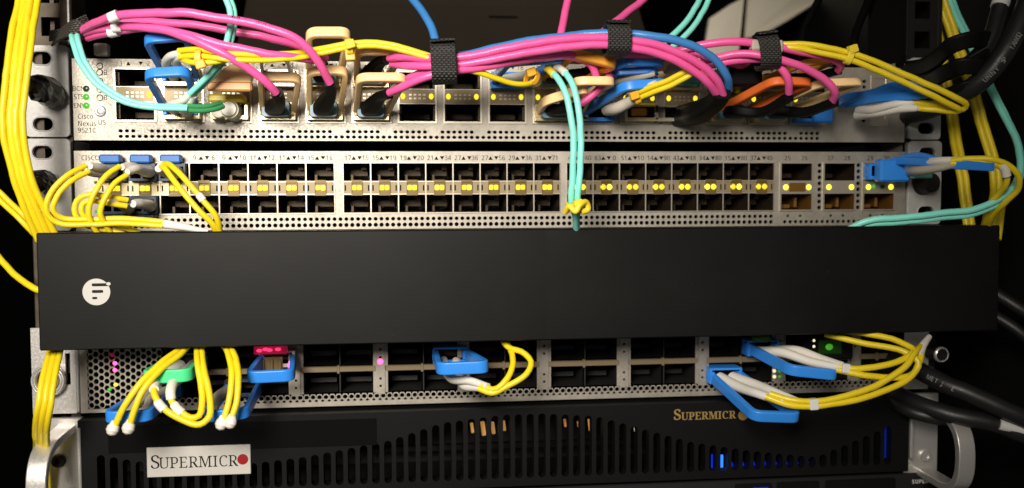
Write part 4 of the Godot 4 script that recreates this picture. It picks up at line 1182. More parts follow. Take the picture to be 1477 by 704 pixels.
	fibre(t, spl([v(-162.2, -117.0, 50), v(-162.2, -121.6, 53), v(-158.7, -126.3, 55), v(-153.1, -130.1, 56), v(-149.3, -129.8, 55), v(-148.2, -124.3, 51), v(-150.0, -115.6, 46), v(-152.3, -108.1, 42), v(-155.6, -99.6, 27)]), 1.55, M.yellow)
	taper(t, [pc(-168.5, true) + v(0, -2, 8), v(-172.8, -117.5, 30), v(-170.9, -116.0, 46), v(-169.7, -117.7, 52)], 3.2, 2.2, M.white)
	taper(t, [pc(-161.5, true) + v(0, -2, 8), v(-165.1, -118.1, 30), v(-162.8, -116.6, 46), v(-162.4, -119.2, 52), v(-161.9, -122.2, 53)], 3.2, 2.2, M.white)
	taper(t, [v(-167.9, -122.3, 54.6), v(-166.2, -124.4, 55.4), v(-164.3, -126.3, 56)], 2.1, 2.1, M.white, "collar")
	taper(t, [v(-160.8, -123.9, 54), v(-158.7, -126.3, 55), v(-156.5, -128.2, 55.6)], 2.1, 2.1, M.white, "collar")
	t = thing("patch_cable", "yellow pair dropping from the cover to the white caps left of the bright blue tab", "cable", v(-141.4, -102.1, 30), yg)
	fibre(t, spl([v(-144.7, -100.0, 26), v(-138.6, -104.8, 38), v(-135.9, -114.1, 47), v(-136.4, -124.4, 52), v(-138.7, -132.3, 54)]), 1.5, M.yellow)
	fibre(t, spl([v(-142.7, -100.0, 26), v(-135.9, -105.4, 39), v(-132.6, -114.0, 48), v(-132.8, -124.3, 53), v(-134.8, -131.5, 55)]), 1.5, M.yellow)
	cap(t, v(-139.4, -133.6, 54))
	cap(t, v(-135.1, -132.8, 55))
	taper(t, [v(-145.7, -133.2, 44), v(-146.0, -130.4, 36), v(-147.4, -128.1, 22), pc(-142, false) + v(0, 0, 6)], 1.8, 3.0, M.greyboot)
	t = thing("patch_cable", "yellow pair twisted in a small loop right of the central blue tab", "cable", v(-15.3, -122.6, 42), yg)
	fibre(t, spl([v(-18.7, -121.8, 42), v(-12.9, -123.4, 45), v(-8.9, -121.3, 46), v(-3.8, -114.5, 43), v(-2.6, -109.3, 38), v(-5.4, -101.5, 26)]), 1.5, M.yellow)
	fibre(t, spl([v(-20.1, -123.2, 42), v(-13.6, -125.1, 45), v(-6.2, -121.4, 46), v(2.7, -116.4, 45), v(5.5, -110.9, 42), v(1.6, -106.7, 38), v(-4.2, -105.1, 34), v(-7.5, -100.7, 26)]), 1.5, M.yellow)
	taper(t, [pc(-36, true) + v(0, -3, 6), v(-32.0, -121.7, 24), v(-24.2, -120.9, 34), v(-15.5, -122.2, 44)], 2.8, 1.8, M.white)
	taper(t, [pc(-29, true) + v(0, -3.5, 6), v(-26.5, -124.6, 26), v(-19.8, -123.7, 38), v(-12.9, -124.1, 45)], 2.8, 1.8, M.white)
	t = thing("patch_cable", "yellow pair from the upper right blue tab curling back up behind the cover", "cable", v(161.4, -115.9, 50), yg)
	fibre(t, spl([v(159.1, -115.9, 48), v(169.5, -116.4, 52), v(183.0, -114.6, 54), v(193.1, -111.0, 54), v(197.8, -107.7, 52), v(193.0, -103.9, 46), v(181.1, -101.7, 36), v(167.1, -100.7, 26)]), 1.6, M.yellow)
	fibre(t, spl([v(159.2, -117.3, 48), v(170.9, -119.4, 53), v(185.4, -120.8, 55), v(195.0, -119.1, 56), v(198.4, -113.1, 55), v(192.3, -108.2, 50), v(179.1, -106.0, 40), v(162.4, -102.5, 28)]), 1.6, M.yellow)
	taper(t, [pc(134, true) + v(0, -2, 8), v(140.8, -112.2, 26), v(150.5, -115.0, 38), v(160.8, -116.1, 49)], 3.0, 1.9, M.white)
	taper(t, [pc(141, true) + v(0, -2, 8), v(148.3, -111.3, 26), v(156.1, -113.7, 38), v(161.5, -115.0, 49)], 3.0, 1.9, M.white)
	s = Sh.new()
	s.obox(v(162.9, -116.3, 50), v(2.0, 2.3, 2.0), Basis(Vector3.BACK, -0.1), 0.4)
	put(s, "collar", M.label, t)
	t = thing("patch_cable", "yellow pair sweeping from the lower right blue tab to a white end", "cable", v(144.4, -133.0, 54), yg)
	fibre(t, spl([v(125.5, -129.0, 46), v(134.2, -131.3, 51), v(144.4, -132.0, 54), v(160.5, -128.9, 56), v(177.9, -122.9, 57), v(190.4, -115.3, 57), v(196.7, -109.0, 54), v(203.7, -106.7, 48)]), 1.6, M.yellow)
	fibre(t, spl([v(123.3, -130.4, 46), v(132.8, -133.4, 51), v(144.4, -134.1, 54), v(162.7, -131.7, 56), v(181.6, -126.2, 57), v(194.5, -118.9, 57), v(200.0, -112.6, 54), v(204.5, -107.4, 48)]), 1.6, M.yellow)
	taper(t, [pc(113, false) + v(0, -1, 8), v(118.5, -130.2, 26), v(122.8, -130.6, 40), v(131.1, -132.9, 50)], 3.2, 1.9, M.white)
	taper(t, [pc(120, false) + v(0, -1, 8), v(126.7, -129.0, 26), v(130.8, -129.8, 40), v(137.4, -131.9, 52)], 3.2, 1.9, M.white)
	taper(t, [v(200.4, -110.2, 52), v(205.1, -106.9, 47), v(214.0, -103.5, 38)], 2.4, 1.4, M.white, "end")
	s = Sh.new()
	s.obox(v(144.7, -133.0, 54), v(2.2, 2.7, 2.0), Basis(Vector3.BACK, 0.05), 0.4)
	put(s, "collar", M.label, t)

func cap(t: Node3D, c: Vector3) -> void:
	var s := Sh.new()
	s.lathe([Vector2(0, 3.6), Vector2(1.6, 3.4), Vector2(1.9, 2.2), Vector2(2.7, 0.8), Vector2(2.9, -1.0), Vector2(2.0, -2.7), Vector2(0.9, -3.3), Vector2(0, -3.4)], c, v(0.25, 1, -0.25), 8)
	put(s, "cap", M.white, t)

func bundles() -> void:
	var g := "yellow cables running down the left edge"
	for k in 3:
		var p: Array = [
			[v(-221.4, 201.6, 20), v(-224.0, 113.8, 26), v(-229.9, 65.0, 30), v(-230.5, 41.1, 40), v(-231.2, 20.1, 46), v(-231.5, -0.2, 48), v(-229.6, -17.1, 46), v(-227.0, -31.3, 42), v(-223.3, -49.1, 34)],
			[v(-219.3, 201.7, 20), v(-221.7, 113.8, 26), v(-227.2, 65.1, 30), v(-227.5, 41.2, 40), v(-228.3, 20.1, 46), v(-228.9, -0.1, 48), v(-227.2, -17.1, 46), v(-224.4, -31.3, 42), v(-220.6, -49.1, 34)],
			[v(-217.1, 201.8, 20), v(-219.4, 113.9, 26), v(-224.4, 65.1, 30), v(-224.5, 41.2, 40), v(-225.4, 20.2, 46), v(-226.3, -0.1, 48), v(-224.9, -17.1, 46), v(-221.8, -31.3, 42), v(-217.9, -49.2, 34)],
		][k]
		duplex("patch_cable", ["outermost of the three yellow pairs down the left edge", "middle one of the three yellow pairs down the left edge", "innermost of the three yellow pairs down the left edge, beside the ear"][k], p, 1.5, M.yellow, g, 1.0, [0.5, -0.4, 0.3][k])
	duplex("patch_cable", "yellow pair coming in low from the left edge to the cover's top corner", [v(-360.5, -0.8, 0), v(-299.0, -8.1, 22), v(-247.0, -25.4, 30), v(-238.4, -33.2, 32), v(-230.5, -40.3, 34), v(-224.2, -49.3, 30)], 1.25, M.yellow)
	single("patch_cable", "single yellow cable curving in at the left edge behind the black cover", [v(-374.2, -29.7, -20), v(-310.5, -36.4, 2), v(-256.3, -54.4, 10), v(-247.8, -62.3, 14), v(-239.4, -69.5, 18), v(-231.1, -73.6, 22), v(-222.2, -76.1, 22)], 1.6, M.yellow)
	var p2 := spl([v(-221.6, -98.3, 22), v(-220.1, -106.3, 34), v(-219.3, -114.6, 42), v(-219.6, -123.4, 46), v(-221.4, -130.0, 45), v(-226.4, -143.1, 34), v(-233.9, -157.8, 14), v(-236.5, -180.8, 7)])
	var t := thing("patch_cable", "flat run of three yellow strands below the cover at the left, ending on the handle", "cable", p2[0])
	for k in 3: fibre(t, side(p2, (k - 1) * 2.7), 1.4, M.yellow)
	# right edge
	var gr := "yellow cables running down the right edge"
	duplex("patch_cable", "yellow pair nearest the right ear, straight down past it", [v(234.0, 251.7, -30), v(236.0, 145.0, -24), v(243.8, 85.6, -20), v(247.3, 65.0, -18), v(250.4, 40.9, -14), v(252.4, 13.1, -8), v(252.2, -12.5, 0), v(252.9, -26.0, 4), v(253.4, -52.7, 10)], 1.75, M.yellow, gr, 0.95)
	duplex("patch_cable", "yellow pair slanting down farthest right to the cover's corner", [v(224.7, 246.2, -20), v(229.2, 141.6, -14), v(243.8, 83.5, -10), v(249.2, 62.9, -6), v(254.7, 35.1, 2), v(259.6, 9.9, 8), v(261.8, -9.2, 14), v(262.4, -26.2, 18), v(258.1, -37.3, 22), v(254.0, -53.9, 24)], 1.75, M.yellow, gr, 0.95)
	duplex("patch_cable", "yellow pair close beside the slanting one, at the cover's right corner", [v(268.5, -18.5, 8), v(267.3, -31.8, 14), v(263.1, -41.1, 20), v(258.8, -53.9, 24)], 1.6, M.yellow, gr, 0.95)
	duplex("patch_cable", "aqua pair running down the right edge and back left along the cover's top", [v(226.8, 248.3, -24), v(232.6, 143.0, -18), v(251.1, 84.5, -14), v(255.3, 67.2, -8), v(260.2, 45.0, 2), v(263.4, 22.6, 14), v(264.5, 4.9, 26), v(261.7, -8.4, 38), v(254.7, -21.1, 48), v(245.5, -30.9, 52), v(233.2, -37.4, 50), v(215.3, -40.6, 46), v(195.4, -42.3, 42), v(179.5, -44.4, 37), v(172.7, -48.1, 33)], 1.7, M.aqua, "", 0.95, 0.5, 0.3)

func power_cables() -> void:
	var t := single("power_cable", "thick black cable with white band at the top right", [v(268.4, 231.0, 20), v(264.3, 132.8, 26), v(255.6, 78.2, 30), v(250.6, 63.1, 34), v(243.7, 49.9, 38), v(234.9, 38.9, 38), v(229.0, 34.3, 30), v(227.3, 35.3, 10), v(232.2, 40.0, -20)], 4.3, M.power)
	fibre(t, [v(255.3, 75.9, 30.4), v(253.3, 69.9, 32), v(251.7, 66.5, 33)], 4.5, M.label, "white_band")
	t = single("power_cable", "thickest black cable with pale print, curving down from the top right corner", [v(277.4, 223.3, 36), v(271.8, 127.9, 42), v(259.4, 74.8, 46), v(252.6, 58.4, 50), v(245.6, 45.3, 52), v(237.7, 32.4, 50), v(231.2, 23.6, 42), v(226.1, 17.4, 26), v(222.1, 14.0, 6), v(220.0, 13.2, -12)], 5.0, M.power)
	var pts := spl([v(252.6, 58.4, 50), v(245.6, 45.3, 52), v(237.7, 32.4, 50), v(231.2, 23.6, 42)], 1.0)
	var word := "QGWA1  PS YNNUS"
	for i in word.length():
		var q: Vector3 = pts[int(lerpf(12, pts.size() - 6, float(i) / word.length()))]
		var q2: Vector3 = pts[int(lerpf(12, pts.size() - 6, float(i) / word.length())) + 2]
		if word[i] == " ": continue
		var d := (q - q2).normalized()
		var n := (Vector3(-0.15, 0.0, 1.0) - d * d.dot(Vector3(-0.15, 0, 1))).normalized()
		lettering(word[i], "print", M.printgrey, t, q + n * 5.02, 1.7, "Droid Sans", false, 0.05, false, Basis(d, n.cross(d), n))
	t = single("power_cable", "upper thick black cable leaving at the lower right, with pale print", [v(213.2, -121.1, -10), v(220.5, -124.8, 14), v(230.1, -130.9, 30), v(244.1, -137.2, 40), v(269.7, -148.5, 48), v(337.8, -167.3, 42), v(482.6, -187.4, 8)], 4.9, M.power)
	pts = spl([v(220.5, -124.8, 14), v(230.1, -130.9, 30), v(244.1, -137.2, 40)], 1.0)
	word = "90LH  MET J  E"
	for i in word.length():
		var k := int(lerpf(2, pts.size() * 0.62, float(i) / word.length()))
		if word[i] == " ": continue
		var d: Vector3 = (pts[k + 2] - pts[k]).normalized()
		var n := (Vector3(-0.35, -0.05, 1.0) - d * d.dot(Vector3(-0.35, -0.05, 1))).normalized()
		lettering(word[i], "print", M.printgrey, t, pts[k] + n * 4.92, 1.9, "Droid Sans", false, 0.05, false, Basis(d, n.cross(d), n))
	t = single("power_cable", "lower thick black cable with white flag label at the lower right", [v(209.4, -137.8, -14), v(215.1, -140.8, 10), v(223.8, -144.3, 26), v(239.2, -147.6, 36), v(252.2, -150.6, 40), v(271.4, -157.0, 46), v(339.6, -169.9, 40), v(484.9, -187.9, 6)], 4.7, M.power)
	fibre(t, [v(250.8, -149.3, 42.5), v(260.4, -151.8, 45), v(269.9, -155.0, 48)], 2.9, M.label, "white_flag")
	single("power_cable", "black cable crossing above the right handle", [v(210.7, -141.7, -6), v(214.7, -146.6, 18), v(226.7, -149.2, 26), v(246.3, -150.9, 20), v(269.2, -151.1, 2)], 3.6, M.power)
	single("power_cable", "upper dim black cable behind the cover's right edge", [v(279.5, -79.5, -30), v(293.4, -91.0, -20), v(310.1, -103.1, -10), v(385.9, -121.3, -16), v(543.5, -136.1, -50)], 4.0, M.power)
	single("power_cable", "lower dim black cable behind the cover's right edge", [v(277.3, -95.6, -26), v(291.0, -103.6, -16), v(307.7, -117.8, -6), v(383.1, -139.3, -12), v(540.1, -156.9, -46)], 3.6, M.power)
	single("power_cable", "dim black cable arching behind the top right yellow tie", [v(252.5, 266.1, -50), v(243.7, 154.8, -44), v(221.6, 92.7, -40), v(220.1, 80.0, -50), v(220.0, 67.7, -60), v(223.5, 48.0, -70)], 2.6, M.rubber)
	single("power_cable", "dim black cable arching down behind the third strap", [v(233.5, 275.3, -70), v(224.0, 160.6, -64), v(200.1, 96.6, -60), v(196.8, 82.6, -70), v(195.1, 70.6, -80), v(197.0, 50.3, -90)], 2.2, M.rubber)
	# cable rings
	for k in 2:
		t = thing("cable_ring", ["upper black cable ring round the yellow cables at the right", "lower black cable ring over the thick black cable at the right"][k], "cable ring", [v(229.0, 40.4, 0), v(233.5, 23.7, 0)][k], "black cable rings")
		var s := Sh.new()
		var path: Array = [[v(217.6, 39.3, -4), v(219.9, 38.2, 16), v(218.9, 40.3, 32), v(219.1, 44.8, 44), v(225.4, 47.0, 48), v(240.9, 48.8, 40), v(260.3, 50.5, 20)], [v(219.4, 28.6, -4), v(221.2, 29.1, 18), v(220.5, 32.0, 36), v(222.5, 34.2, 46), v(230.1, 34.0, 48), v(244.3, 32.4, 40)]][k]
		s.sweep(spl(path, 2.0), rrect(3.2, 8.4, 1.2, 3), v(-0.25, 1, 0.3))
		put(s, "upper_arm", M.rubber, t)
		s = Sh.new()
		path = [[v(221.7, 35.0, 6), v(222.6, 34.0, 26), v(224.7, 34.3, 40), v(229.8, 37.0, 46), v(238.5, 41.6, 44)], [v(219.1, 22.5, 4), v(222.5, 21.2, 24), v(224.0, 23.3, 38), v(228.4, 25.5, 44), v(240.1, 27.2, 42)]][k]
		s.sweep(spl(path, 2.0), rrect(2.8, 4.6, 1.0, 3), v(-0.25, 1, 0.3))
		put(s, "lower_arm", M.rubber, t)
	var s := Sh.new()
	s.slab([v(216.3, 41.2, 4), v(222.3, 42.5, 6), v(229.5, 41.9, 6), v(227.2, 39.2, 6), v(217.2, 39.0, 4)], 1.6)
	solo(s, "cable_clip", M.greyboot, "small pale grey clip on the post beside the upper cable ring", "clip", v(222.1, 41.2, 5))

# ---------------------------------------------------------------- shapes (all in millimetres, written out in metres)
class Sh:
	var v := PackedVector3Array()
	var n := PackedVector3Array()

	# corners run anticlockwise as seen from outside
	func tri(a: Vector3, b: Vector3, c: Vector3, na := Vector3.ZERO, nb := Vector3.ZERO, nc := Vector3.ZERO) -> void:
		if na == Vector3.ZERO:
			na = (b - a).cross(c - a).normalized()
			nb = na
			nc = na
		v.append(a); v.append(c); v.append(b)
		n.append(na); n.append(nc); n.append(nb)

	func quad(a: Vector3, b: Vector3, c: Vector3, d: Vector3) -> void:
		tri(a, b, c)
		tri(a, c, d)

	func squad(a: Vector3, b: Vector3, c: Vector3, d: Vector3, na: Vector3, nb: Vector3, nc: Vector3, nd: Vector3) -> void:
		tri(a, b, c, na, nb, nc)
		tri(a, c, d, na, nc, nd)

	func box(x0: float, x1: float, y0: float, y1: float, z0: float, z1: float, e := 0.0) -> void:
		var c := Vector3(x0 + x1, y0 + y1, z0 + z1) / 2.0
		var h := Vector3(x1 - x0, y1 - y0, z1 - z0) / 2.0
		obox(c, h, Basis(), e)

	# a box at c with half sizes h, turned by b, its edges chamfered by e
	func obox(c: Vector3, h: Vector3, b: Basis, e := 0.0) -> void:
		var g := h - Vector3(e, e, e)
		for ax in 3:
			var u := (ax + 1) % 3
			var w := (ax + 2) % 3
			for s in [-1.0, 1.0]:
				var p := []
				for k in [[-1, -1], [1, -1], [1, 1], [-1, 1]]:
					var q := Vector3.ZERO
					q[ax] = s * h[ax]
					q[u] = k[0] * g[u]
					q[w] = k[1] * g[w]
					p.append(c + b * q)
				if s > 0: quad(p[0], p[1], p[2], p[3])
				else: quad(p[3], p[2], p[1], p[0])
		if e <= 0.0: return
		for ax in 3:
			var u := (ax + 1) % 3
			var w := (ax + 2) % 3
			for su in [-1.0, 1.0]:
				for sw in [-1.0, 1.0]:
					var p := []
					for k in [[-1, 0], [1, 0], [1, 1], [-1, 1]]:
						var q := Vector3.ZERO
						q[ax] = k[0] * g[ax]
						q[u] = su * (h[u] if k[1] == 0 else g[u])
						q[w] = sw * (g[w] if k[1] == 0 else h[w])
						p.append(c + b * q)
					if su * sw < 0: quad(p[0], p[1], p[2], p[3])
					else: quad(p[3], p[2], p[1], p[0])
		for sx in [-1.0, 1.0]:
			for sy in [-1.0, 1.0]:
				for sz in [-1.0, 1.0]:
					var p0 := c + b * Vector3(sx * h.x, sy * g.y, sz * g.z)
					var p1 := c + b * Vector3(sx * g.x, sy * h.y, sz * g.z)
					var p2 := c + b * Vector3(sx * g.x, sy * g.y, sz * h.z)
					if sx * sy * sz > 0: tri(p0, p1, p2)
					else: tri(p2, p1, p0)

	# inside of an open-fronted box: mouth at z1, bottom at z0
	func socket(x0: float, x1: float, y0: float, y1: float, z0: float, z1: float) -> void:
		quad(Vector3(x0, y0, z0), Vector3(x1, y0, z0), Vector3(x1, y1, z0), Vector3(x0, y1, z0))
		quad(Vector3(x0, y0, z1), Vector3(x0, y0, z0), Vector3(x0, y1, z0), Vector3(x0, y1, z1))
		quad(Vector3(x1, y0, z0), Vector3(x1, y0, z1), Vector3(x1, y1, z1), Vector3(x1, y1, z0))
		quad(Vector3(x0, y0, z1), Vector3(x1, y0, z1), Vector3(x1, y0, z0), Vector3(x0, y0, z0))
		quad(Vector3(x0, y1, z0), Vector3(x1, y1, z0), Vector3(x1, y1, z1), Vector3(x0, y1, z1))

	# a flat sheet in XY whose face is at z, with rectangular holes that go dep deep
	func plate(x0: float, x1: float, y0: float, y1: float, z: float, dep: float, holes: Array) -> void:
		var xs := [x0, x1]
		var ys := [y0, y1]
		for r in holes:
			for q in [r[0], r[1]]:
				if not xs.has(q): xs.append(q)
			for q in [r[2], r[3]]:
				if not ys.has(q): ys.append(q)
		xs.sort()
		ys.sort()
		for i in xs.size() - 1:
			for j in ys.size() - 1:
				var mx: float = (xs[i] + xs[i + 1]) / 2.0
				var my: float = (ys[j] + ys[j + 1]) / 2.0
				var open := false
				for r in holes:
					if mx > r[0] and mx < r[1] and my > r[2] and my < r[3]:
						open = true
						break
				if not open:
					quad(Vector3(xs[i], ys[j], z), Vector3(xs[i + 1], ys[j], z), Vector3(xs[i + 1], ys[j + 1], z), Vector3(xs[i], ys[j + 1], z))
		for r in holes:
			tunnel(r[0], r[1], r[2], r[3], z - dep, z)
		var q := z - dep
		quad(Vector3(x0, y0, q), Vector3(x0, y0, z), Vector3(x0, y1, z), Vector3(x0, y1, q))
		quad(Vector3(x1, y0, z), Vector3(x1, y0, q), Vector3(x1, y1, q), Vector3(x1, y1, z))
		quad(Vector3(x0, y1, z), Vector3(x1, y1, z), Vector3(x1, y1, q), Vector3(x0, y1, q))
		quad(Vector3(x0, y0, q), Vector3(x1, y0, q), Vector3(x1, y0, z), Vector3(x0, y0, z))

	func tunnel(x0: float, x1: float, y0: float, y1: float, z0: float, z1: float) -> void:
		quad(Vector3(x0, y0, z1), Vector3(x0, y0, z0), Vector3(x0, y1, z0), Vector3(x0, y1, z1))
		quad(Vector3(x1, y0, z0), Vector3(x1, y0, z1), Vector3(x1, y1, z1), Vector3(x1, y1, z0))
		quad(Vector3(x0, y0, z1), Vector3(x1, y0, z1), Vector3(x1, y0, z0), Vector3(x0, y0, z0))
		quad(Vector3(x0, y1, z0), Vector3(x1, y1, z0), Vector3(x1, y1, z1), Vector3(x0, y1, z1))

	static func cast(poly: PackedVector2Array, c: Vector2, d: Vector2) -> Vector2:
		for i in poly.size():
			var a := poly[i] - c
			var e := poly[(i + 1) % poly.size()] - poly[i]
			var den := d.cross(e)
			if absf(den) < 1e-9: continue
			var t := a.cross(e) / den
			var s := a.cross(d) / den
			if t > 0.0 and s >= -1e-5 and s <= 1.00001: return c + d * t
		return c

	# sheet between a convex outline and a convex hole round c; face at z1, the hole's walls go down to z0
	func ring(outer: PackedVector2Array, inner: PackedVector2Array, c: Vector2, z0: float, z1: float, rim := false) -> void:
		var an := []
		for p in outer: an.append((p - c).angle())
		for p in inner: an.append((p - c).angle())
		an.sort()
		var o := []
		var k := []
		var last := -99.0
		for a in an:
			if a - last < 1e-4: continue
			last = a
			var d := Vector2.from_angle(a)
			o.append(cast(outer, c, d))
			k.append(cast(inner, c, d))
		for i in o.size():
			var j := (i + 1) % o.size()
			var oa := Vector3(o[i].x, o[i].y, z1)
			var ob := Vector3(o[j].x, o[j].y, z1)
			var ka := Vector3(k[i].x, k[i].y, z1)
			var kb := Vector3(k[j].x, k[j].y, z1)
			quad(oa, ob, kb, ka)
			var dn := Vector3(0, 0, z0 - z1)
			quad(ka, kb, kb + dn, ka + dn)
			if rim: quad(oa, oa + dn, ob + dn, ob)

	# cross-section "prof" (anticlockwise) carried along a path; up keeps it from rolling
	func sweep(path: Array, prof: PackedVector2Array, up: Vector3, scales := [], closed := false, smooth := true) -> void:
		var m := path.size()
		var kN := prof.size()
		var rp := []
		var rn := []
		var pn := PackedVector2Array()
		for j in kN:
			var t := prof[(j + 1) % kN] - prof[(j + kN - 1) % kN]
			pn.append(Vector2(t.y, -t.x).normalized())
		var prev := up
		for i in m:
			var t: Vector3
			if closed: t = path[(i + 1) % m] - path[(i + m - 1) % m]
			else: t = path[mini(i + 1, m - 1)] - path[maxi(i - 1, 0)]
			t = t.normalized()
			var u := prev if up == Vector3.ZERO else up
			if u == Vector3.ZERO: u = Vector3(0.13, 0.2, 1)
			var nn := (u - t * u.dot(t))
			if nn.length() < 0.05: nn = prev - t * prev.dot(t)
			nn = nn.normalized()
			prev = nn
			var b := nn.cross(t)
			var s: Vector2 = Vector2.ONE
			if scales.size() == m: s = scales[i] if scales[i] is Vector2 else Vector2.ONE * scales[i]
			var pp := PackedVector3Array()
			var qq := PackedVector3Array()
			for j in kN:
				pp.append(path[i] + b * prof[j].x * s.x + nn * prof[j].y * s.y)
				qq.append((b * pn[j].x + nn * pn[j].y).normalized())
			rp.append(pp)
			rn.append(qq)
		for i in (m if closed else m - 1):
			var i2 := (i + 1) % m
			for j in kN:
				var j2 := (j + 1) % kN
				if smooth: squad(rp[i][j], rp[i][j2], rp[i2][j2], rp[i2][j], rn[i][j], rn[i][j2], rn[i2][j2], rn[i2][j])
				else: quad(rp[i][j], rp[i][j2], rp[i2][j2], rp[i2][j])
		if closed: return
		for j in range(1, kN - 1):
			tri(rp[0][0], rp[0][j + 1], rp[0][j])
			tri(rp[m - 1][0], rp[m - 1][j], rp[m - 1][j + 1])

	func tube(path: Array, r: float, sides := 12, radii := []) -> void:
		var pr := PackedVector2Array()
		for j in sides: pr.append(Vector2.from_angle(TAU * j / sides) * r)
		sweep(path, pr, Vector3.ZERO, radii)

	# turned body: profile of (radius, distance along the axis)
	func lathe(prof: Array, at: Vector3, axis: Vector3, sides := 20, hard := true) -> void:
		var a := axis.normalized()
		var u := a.cross(Vector3(0.31, 0.9, 0.17)).normalized()
		var w := a.cross(u)
		for i in prof.size() - 1:
			var p: Vector2 = prof[i]
			var q: Vector2 = prof[i + 1]
			var t := q - p
			var nr := Vector2(t.y, -t.x).normalized()
			for j in sides:
				var d0 := u * cos(TAU * j / sides) + w * sin(TAU * j / sides)
				var d1 := u * cos(TAU * (j + 1) / sides) + w * sin(TAU * (j + 1) / sides)
				squad(at + d0 * p.x + a * p.y, at + d1 * p.x + a * p.y, at + d1 * q.x + a * q.y, at + d0 * q.x + a * q.y, d0 * nr.x + a * nr.y, d1 * nr.x + a * nr.y, d1 * nr.x + a * nr.y, d0 * nr.x + a * nr.y)

	# outline in XY pushed out between z0 and z1
	func prism(poly: PackedVector2Array, z0: float, z1: float) -> void:
		var p := poly
		if Geometry2D.is_polygon_clockwise(p): p.reverse()
		var ix := Geometry2D.triangulate_polygon(p)
		for k in range(0, ix.size(), 3):
			var a := p[ix[k]]
			var b := p[ix[k + 1]]
			var c := p[ix[k + 2]]
			if (b - a).cross(c - a) < 0:
				var s := b
				b = c
				c = s
			tri(Vector3(a.x, a.y, z1), Vector3(b.x, b.y, z1), Vector3(c.x, c.y, z1))
			tri(Vector3(a.x, a.y, z0), Vector3(c.x, c.y, z0), Vector3(b.x, b.y, z0))
		for i in p.size():
			var a := p[i]
			var b := p[(i + 1) % p.size()]
			quad(Vector3(a.x, a.y, z0), Vector3(b.x, b.y, z0), Vector3(b.x, b.y, z1), Vector3(a.x, a.y, z1))

	# a flat outline of points in space, given a thickness behind it
	func slab(p: Array, thick: float) -> void:
		var nn := Vector3.ZERO
		for i in p.size(): nn += (p[i] - p[0]).cross(p[(i + 1) % p.size()] - p[0])
		nn = nn.normalized()
		var q := p.duplicate()
		var h := nn * thick / 2
		var e := minf(thick * 0.3, 0.7)
		var c := Vector3.ZERO
		for k in p: c += k / p.size()
		for s in [1.0, -1.0]:
			for i in range(1, q.size() - 1):
				var a: Vector3 = q[0] + (c - q[0]).normalized() * e + h * s
				var b: Vector3 = q[i] + (c - q[i]).normalized() * e + h * s
				var d: Vector3 = q[i + 1] + (c - q[i + 1]).normalized() * e + h * s
				if s > 0: tri(a, b, d)
				else: tri(a, d, b)
		for i in q.size():
			var a: Vector3 = q[i]
			var b: Vector3 = q[(i + 1) % q.size()]
			var ia := a + (c - a).normalized() * e
			var ib := b + (c - b).normalized() * e
			var k := nn * (thick / 2 - e)
			quad(a - k, b - k, b + k, a + k)
			quad(a + k, b + k, ib + h, ia + h)
			quad(ia - h, ib - h, b - k, a - k)

	func dome(c: Vector3, rx: float, ry: float, rz: float, sides := 12, rings := 3) -> void:
		for i in rings:
			var a0 := PI / 2 * i / rings
			var a1 := PI / 2 * (i + 1) / rings
			for j in sides:
				var b0 := TAU * j / sides
				var b1 := TAU * (j + 1) / sides
				var f := func(a: float, b: float) -> Vector3: return Vector3(cos(a) * cos(b), cos(a) * sin(b), sin(a))
				var p := [f.call(a0, b0), f.call(a0, b1), f.call(a1, b1), f.call(a1, b0)]
				var s := Vector3(rx, ry, rz)
				squad(c + p[0] * s, c + p[1] * s, c + p[2] * s, c + p[3] * s, (p[0] / s).normalized(), (p[1] / s).normalized(), (p[2] / s).normalized(), (p[3] / s).normalized())

	func mesh(at := Vector3.ZERO) -> ArrayMesh:
		var w := PackedVector3Array()
		w.resize(v.size())
		for i in v.size(): w[i] = (v[i] - at) * 0.001
		var a := []
		a.resize(Mesh.ARRAY_MAX)
		a[Mesh.ARRAY_VERTEX] = w
		a[Mesh.ARRAY_NORMAL] = n
		var m := ArrayMesh.new()
		m.add_surface_from_arrays(Mesh.PRIMITIVE_TRIANGLES, a)
		return m


func v(x: float, y: float, z: float) -> Vector3: return Vector3(x, y, z)

func rect(x0: float, x1: float, y0: float, y1: float) -> PackedVector2Array:
	return PackedVector2Array([Vector2(x0, y0), Vector2(x1, y0), Vector2(x1, y1), Vector2(x0, y1)])

# rectangle with rounded corners, anticlockwise
func rrect(w: float, h: float, r: float, k := 3, c := Vector2.ZERO) -> PackedVector2Array:
	var p := PackedVector2Array()
	for q in 4:
		var cc := Vector2((w / 2 - r) * [1, -1, -1, 1][q], (h / 2 - r) * [1, 1, -1, -1][q])
		for i in k + 1:
			p.append(c + cc + Vector2.from_angle(PI / 2 * (q + float(i) / k)) * r)
	return p

func ngon(c: Vector2, rx: float, ry: float, k: int, a0 := 0.0) -> PackedVector2Array:
	var p := PackedVector2Array()
	for i in k:
		var d := Vector2.from_angle(a0 + TAU * i / k)
		p.append(c + Vector2(d.x * rx, d.y * ry))
	return p

var wob := FastNoiseLite.new()
var wobbles := 0
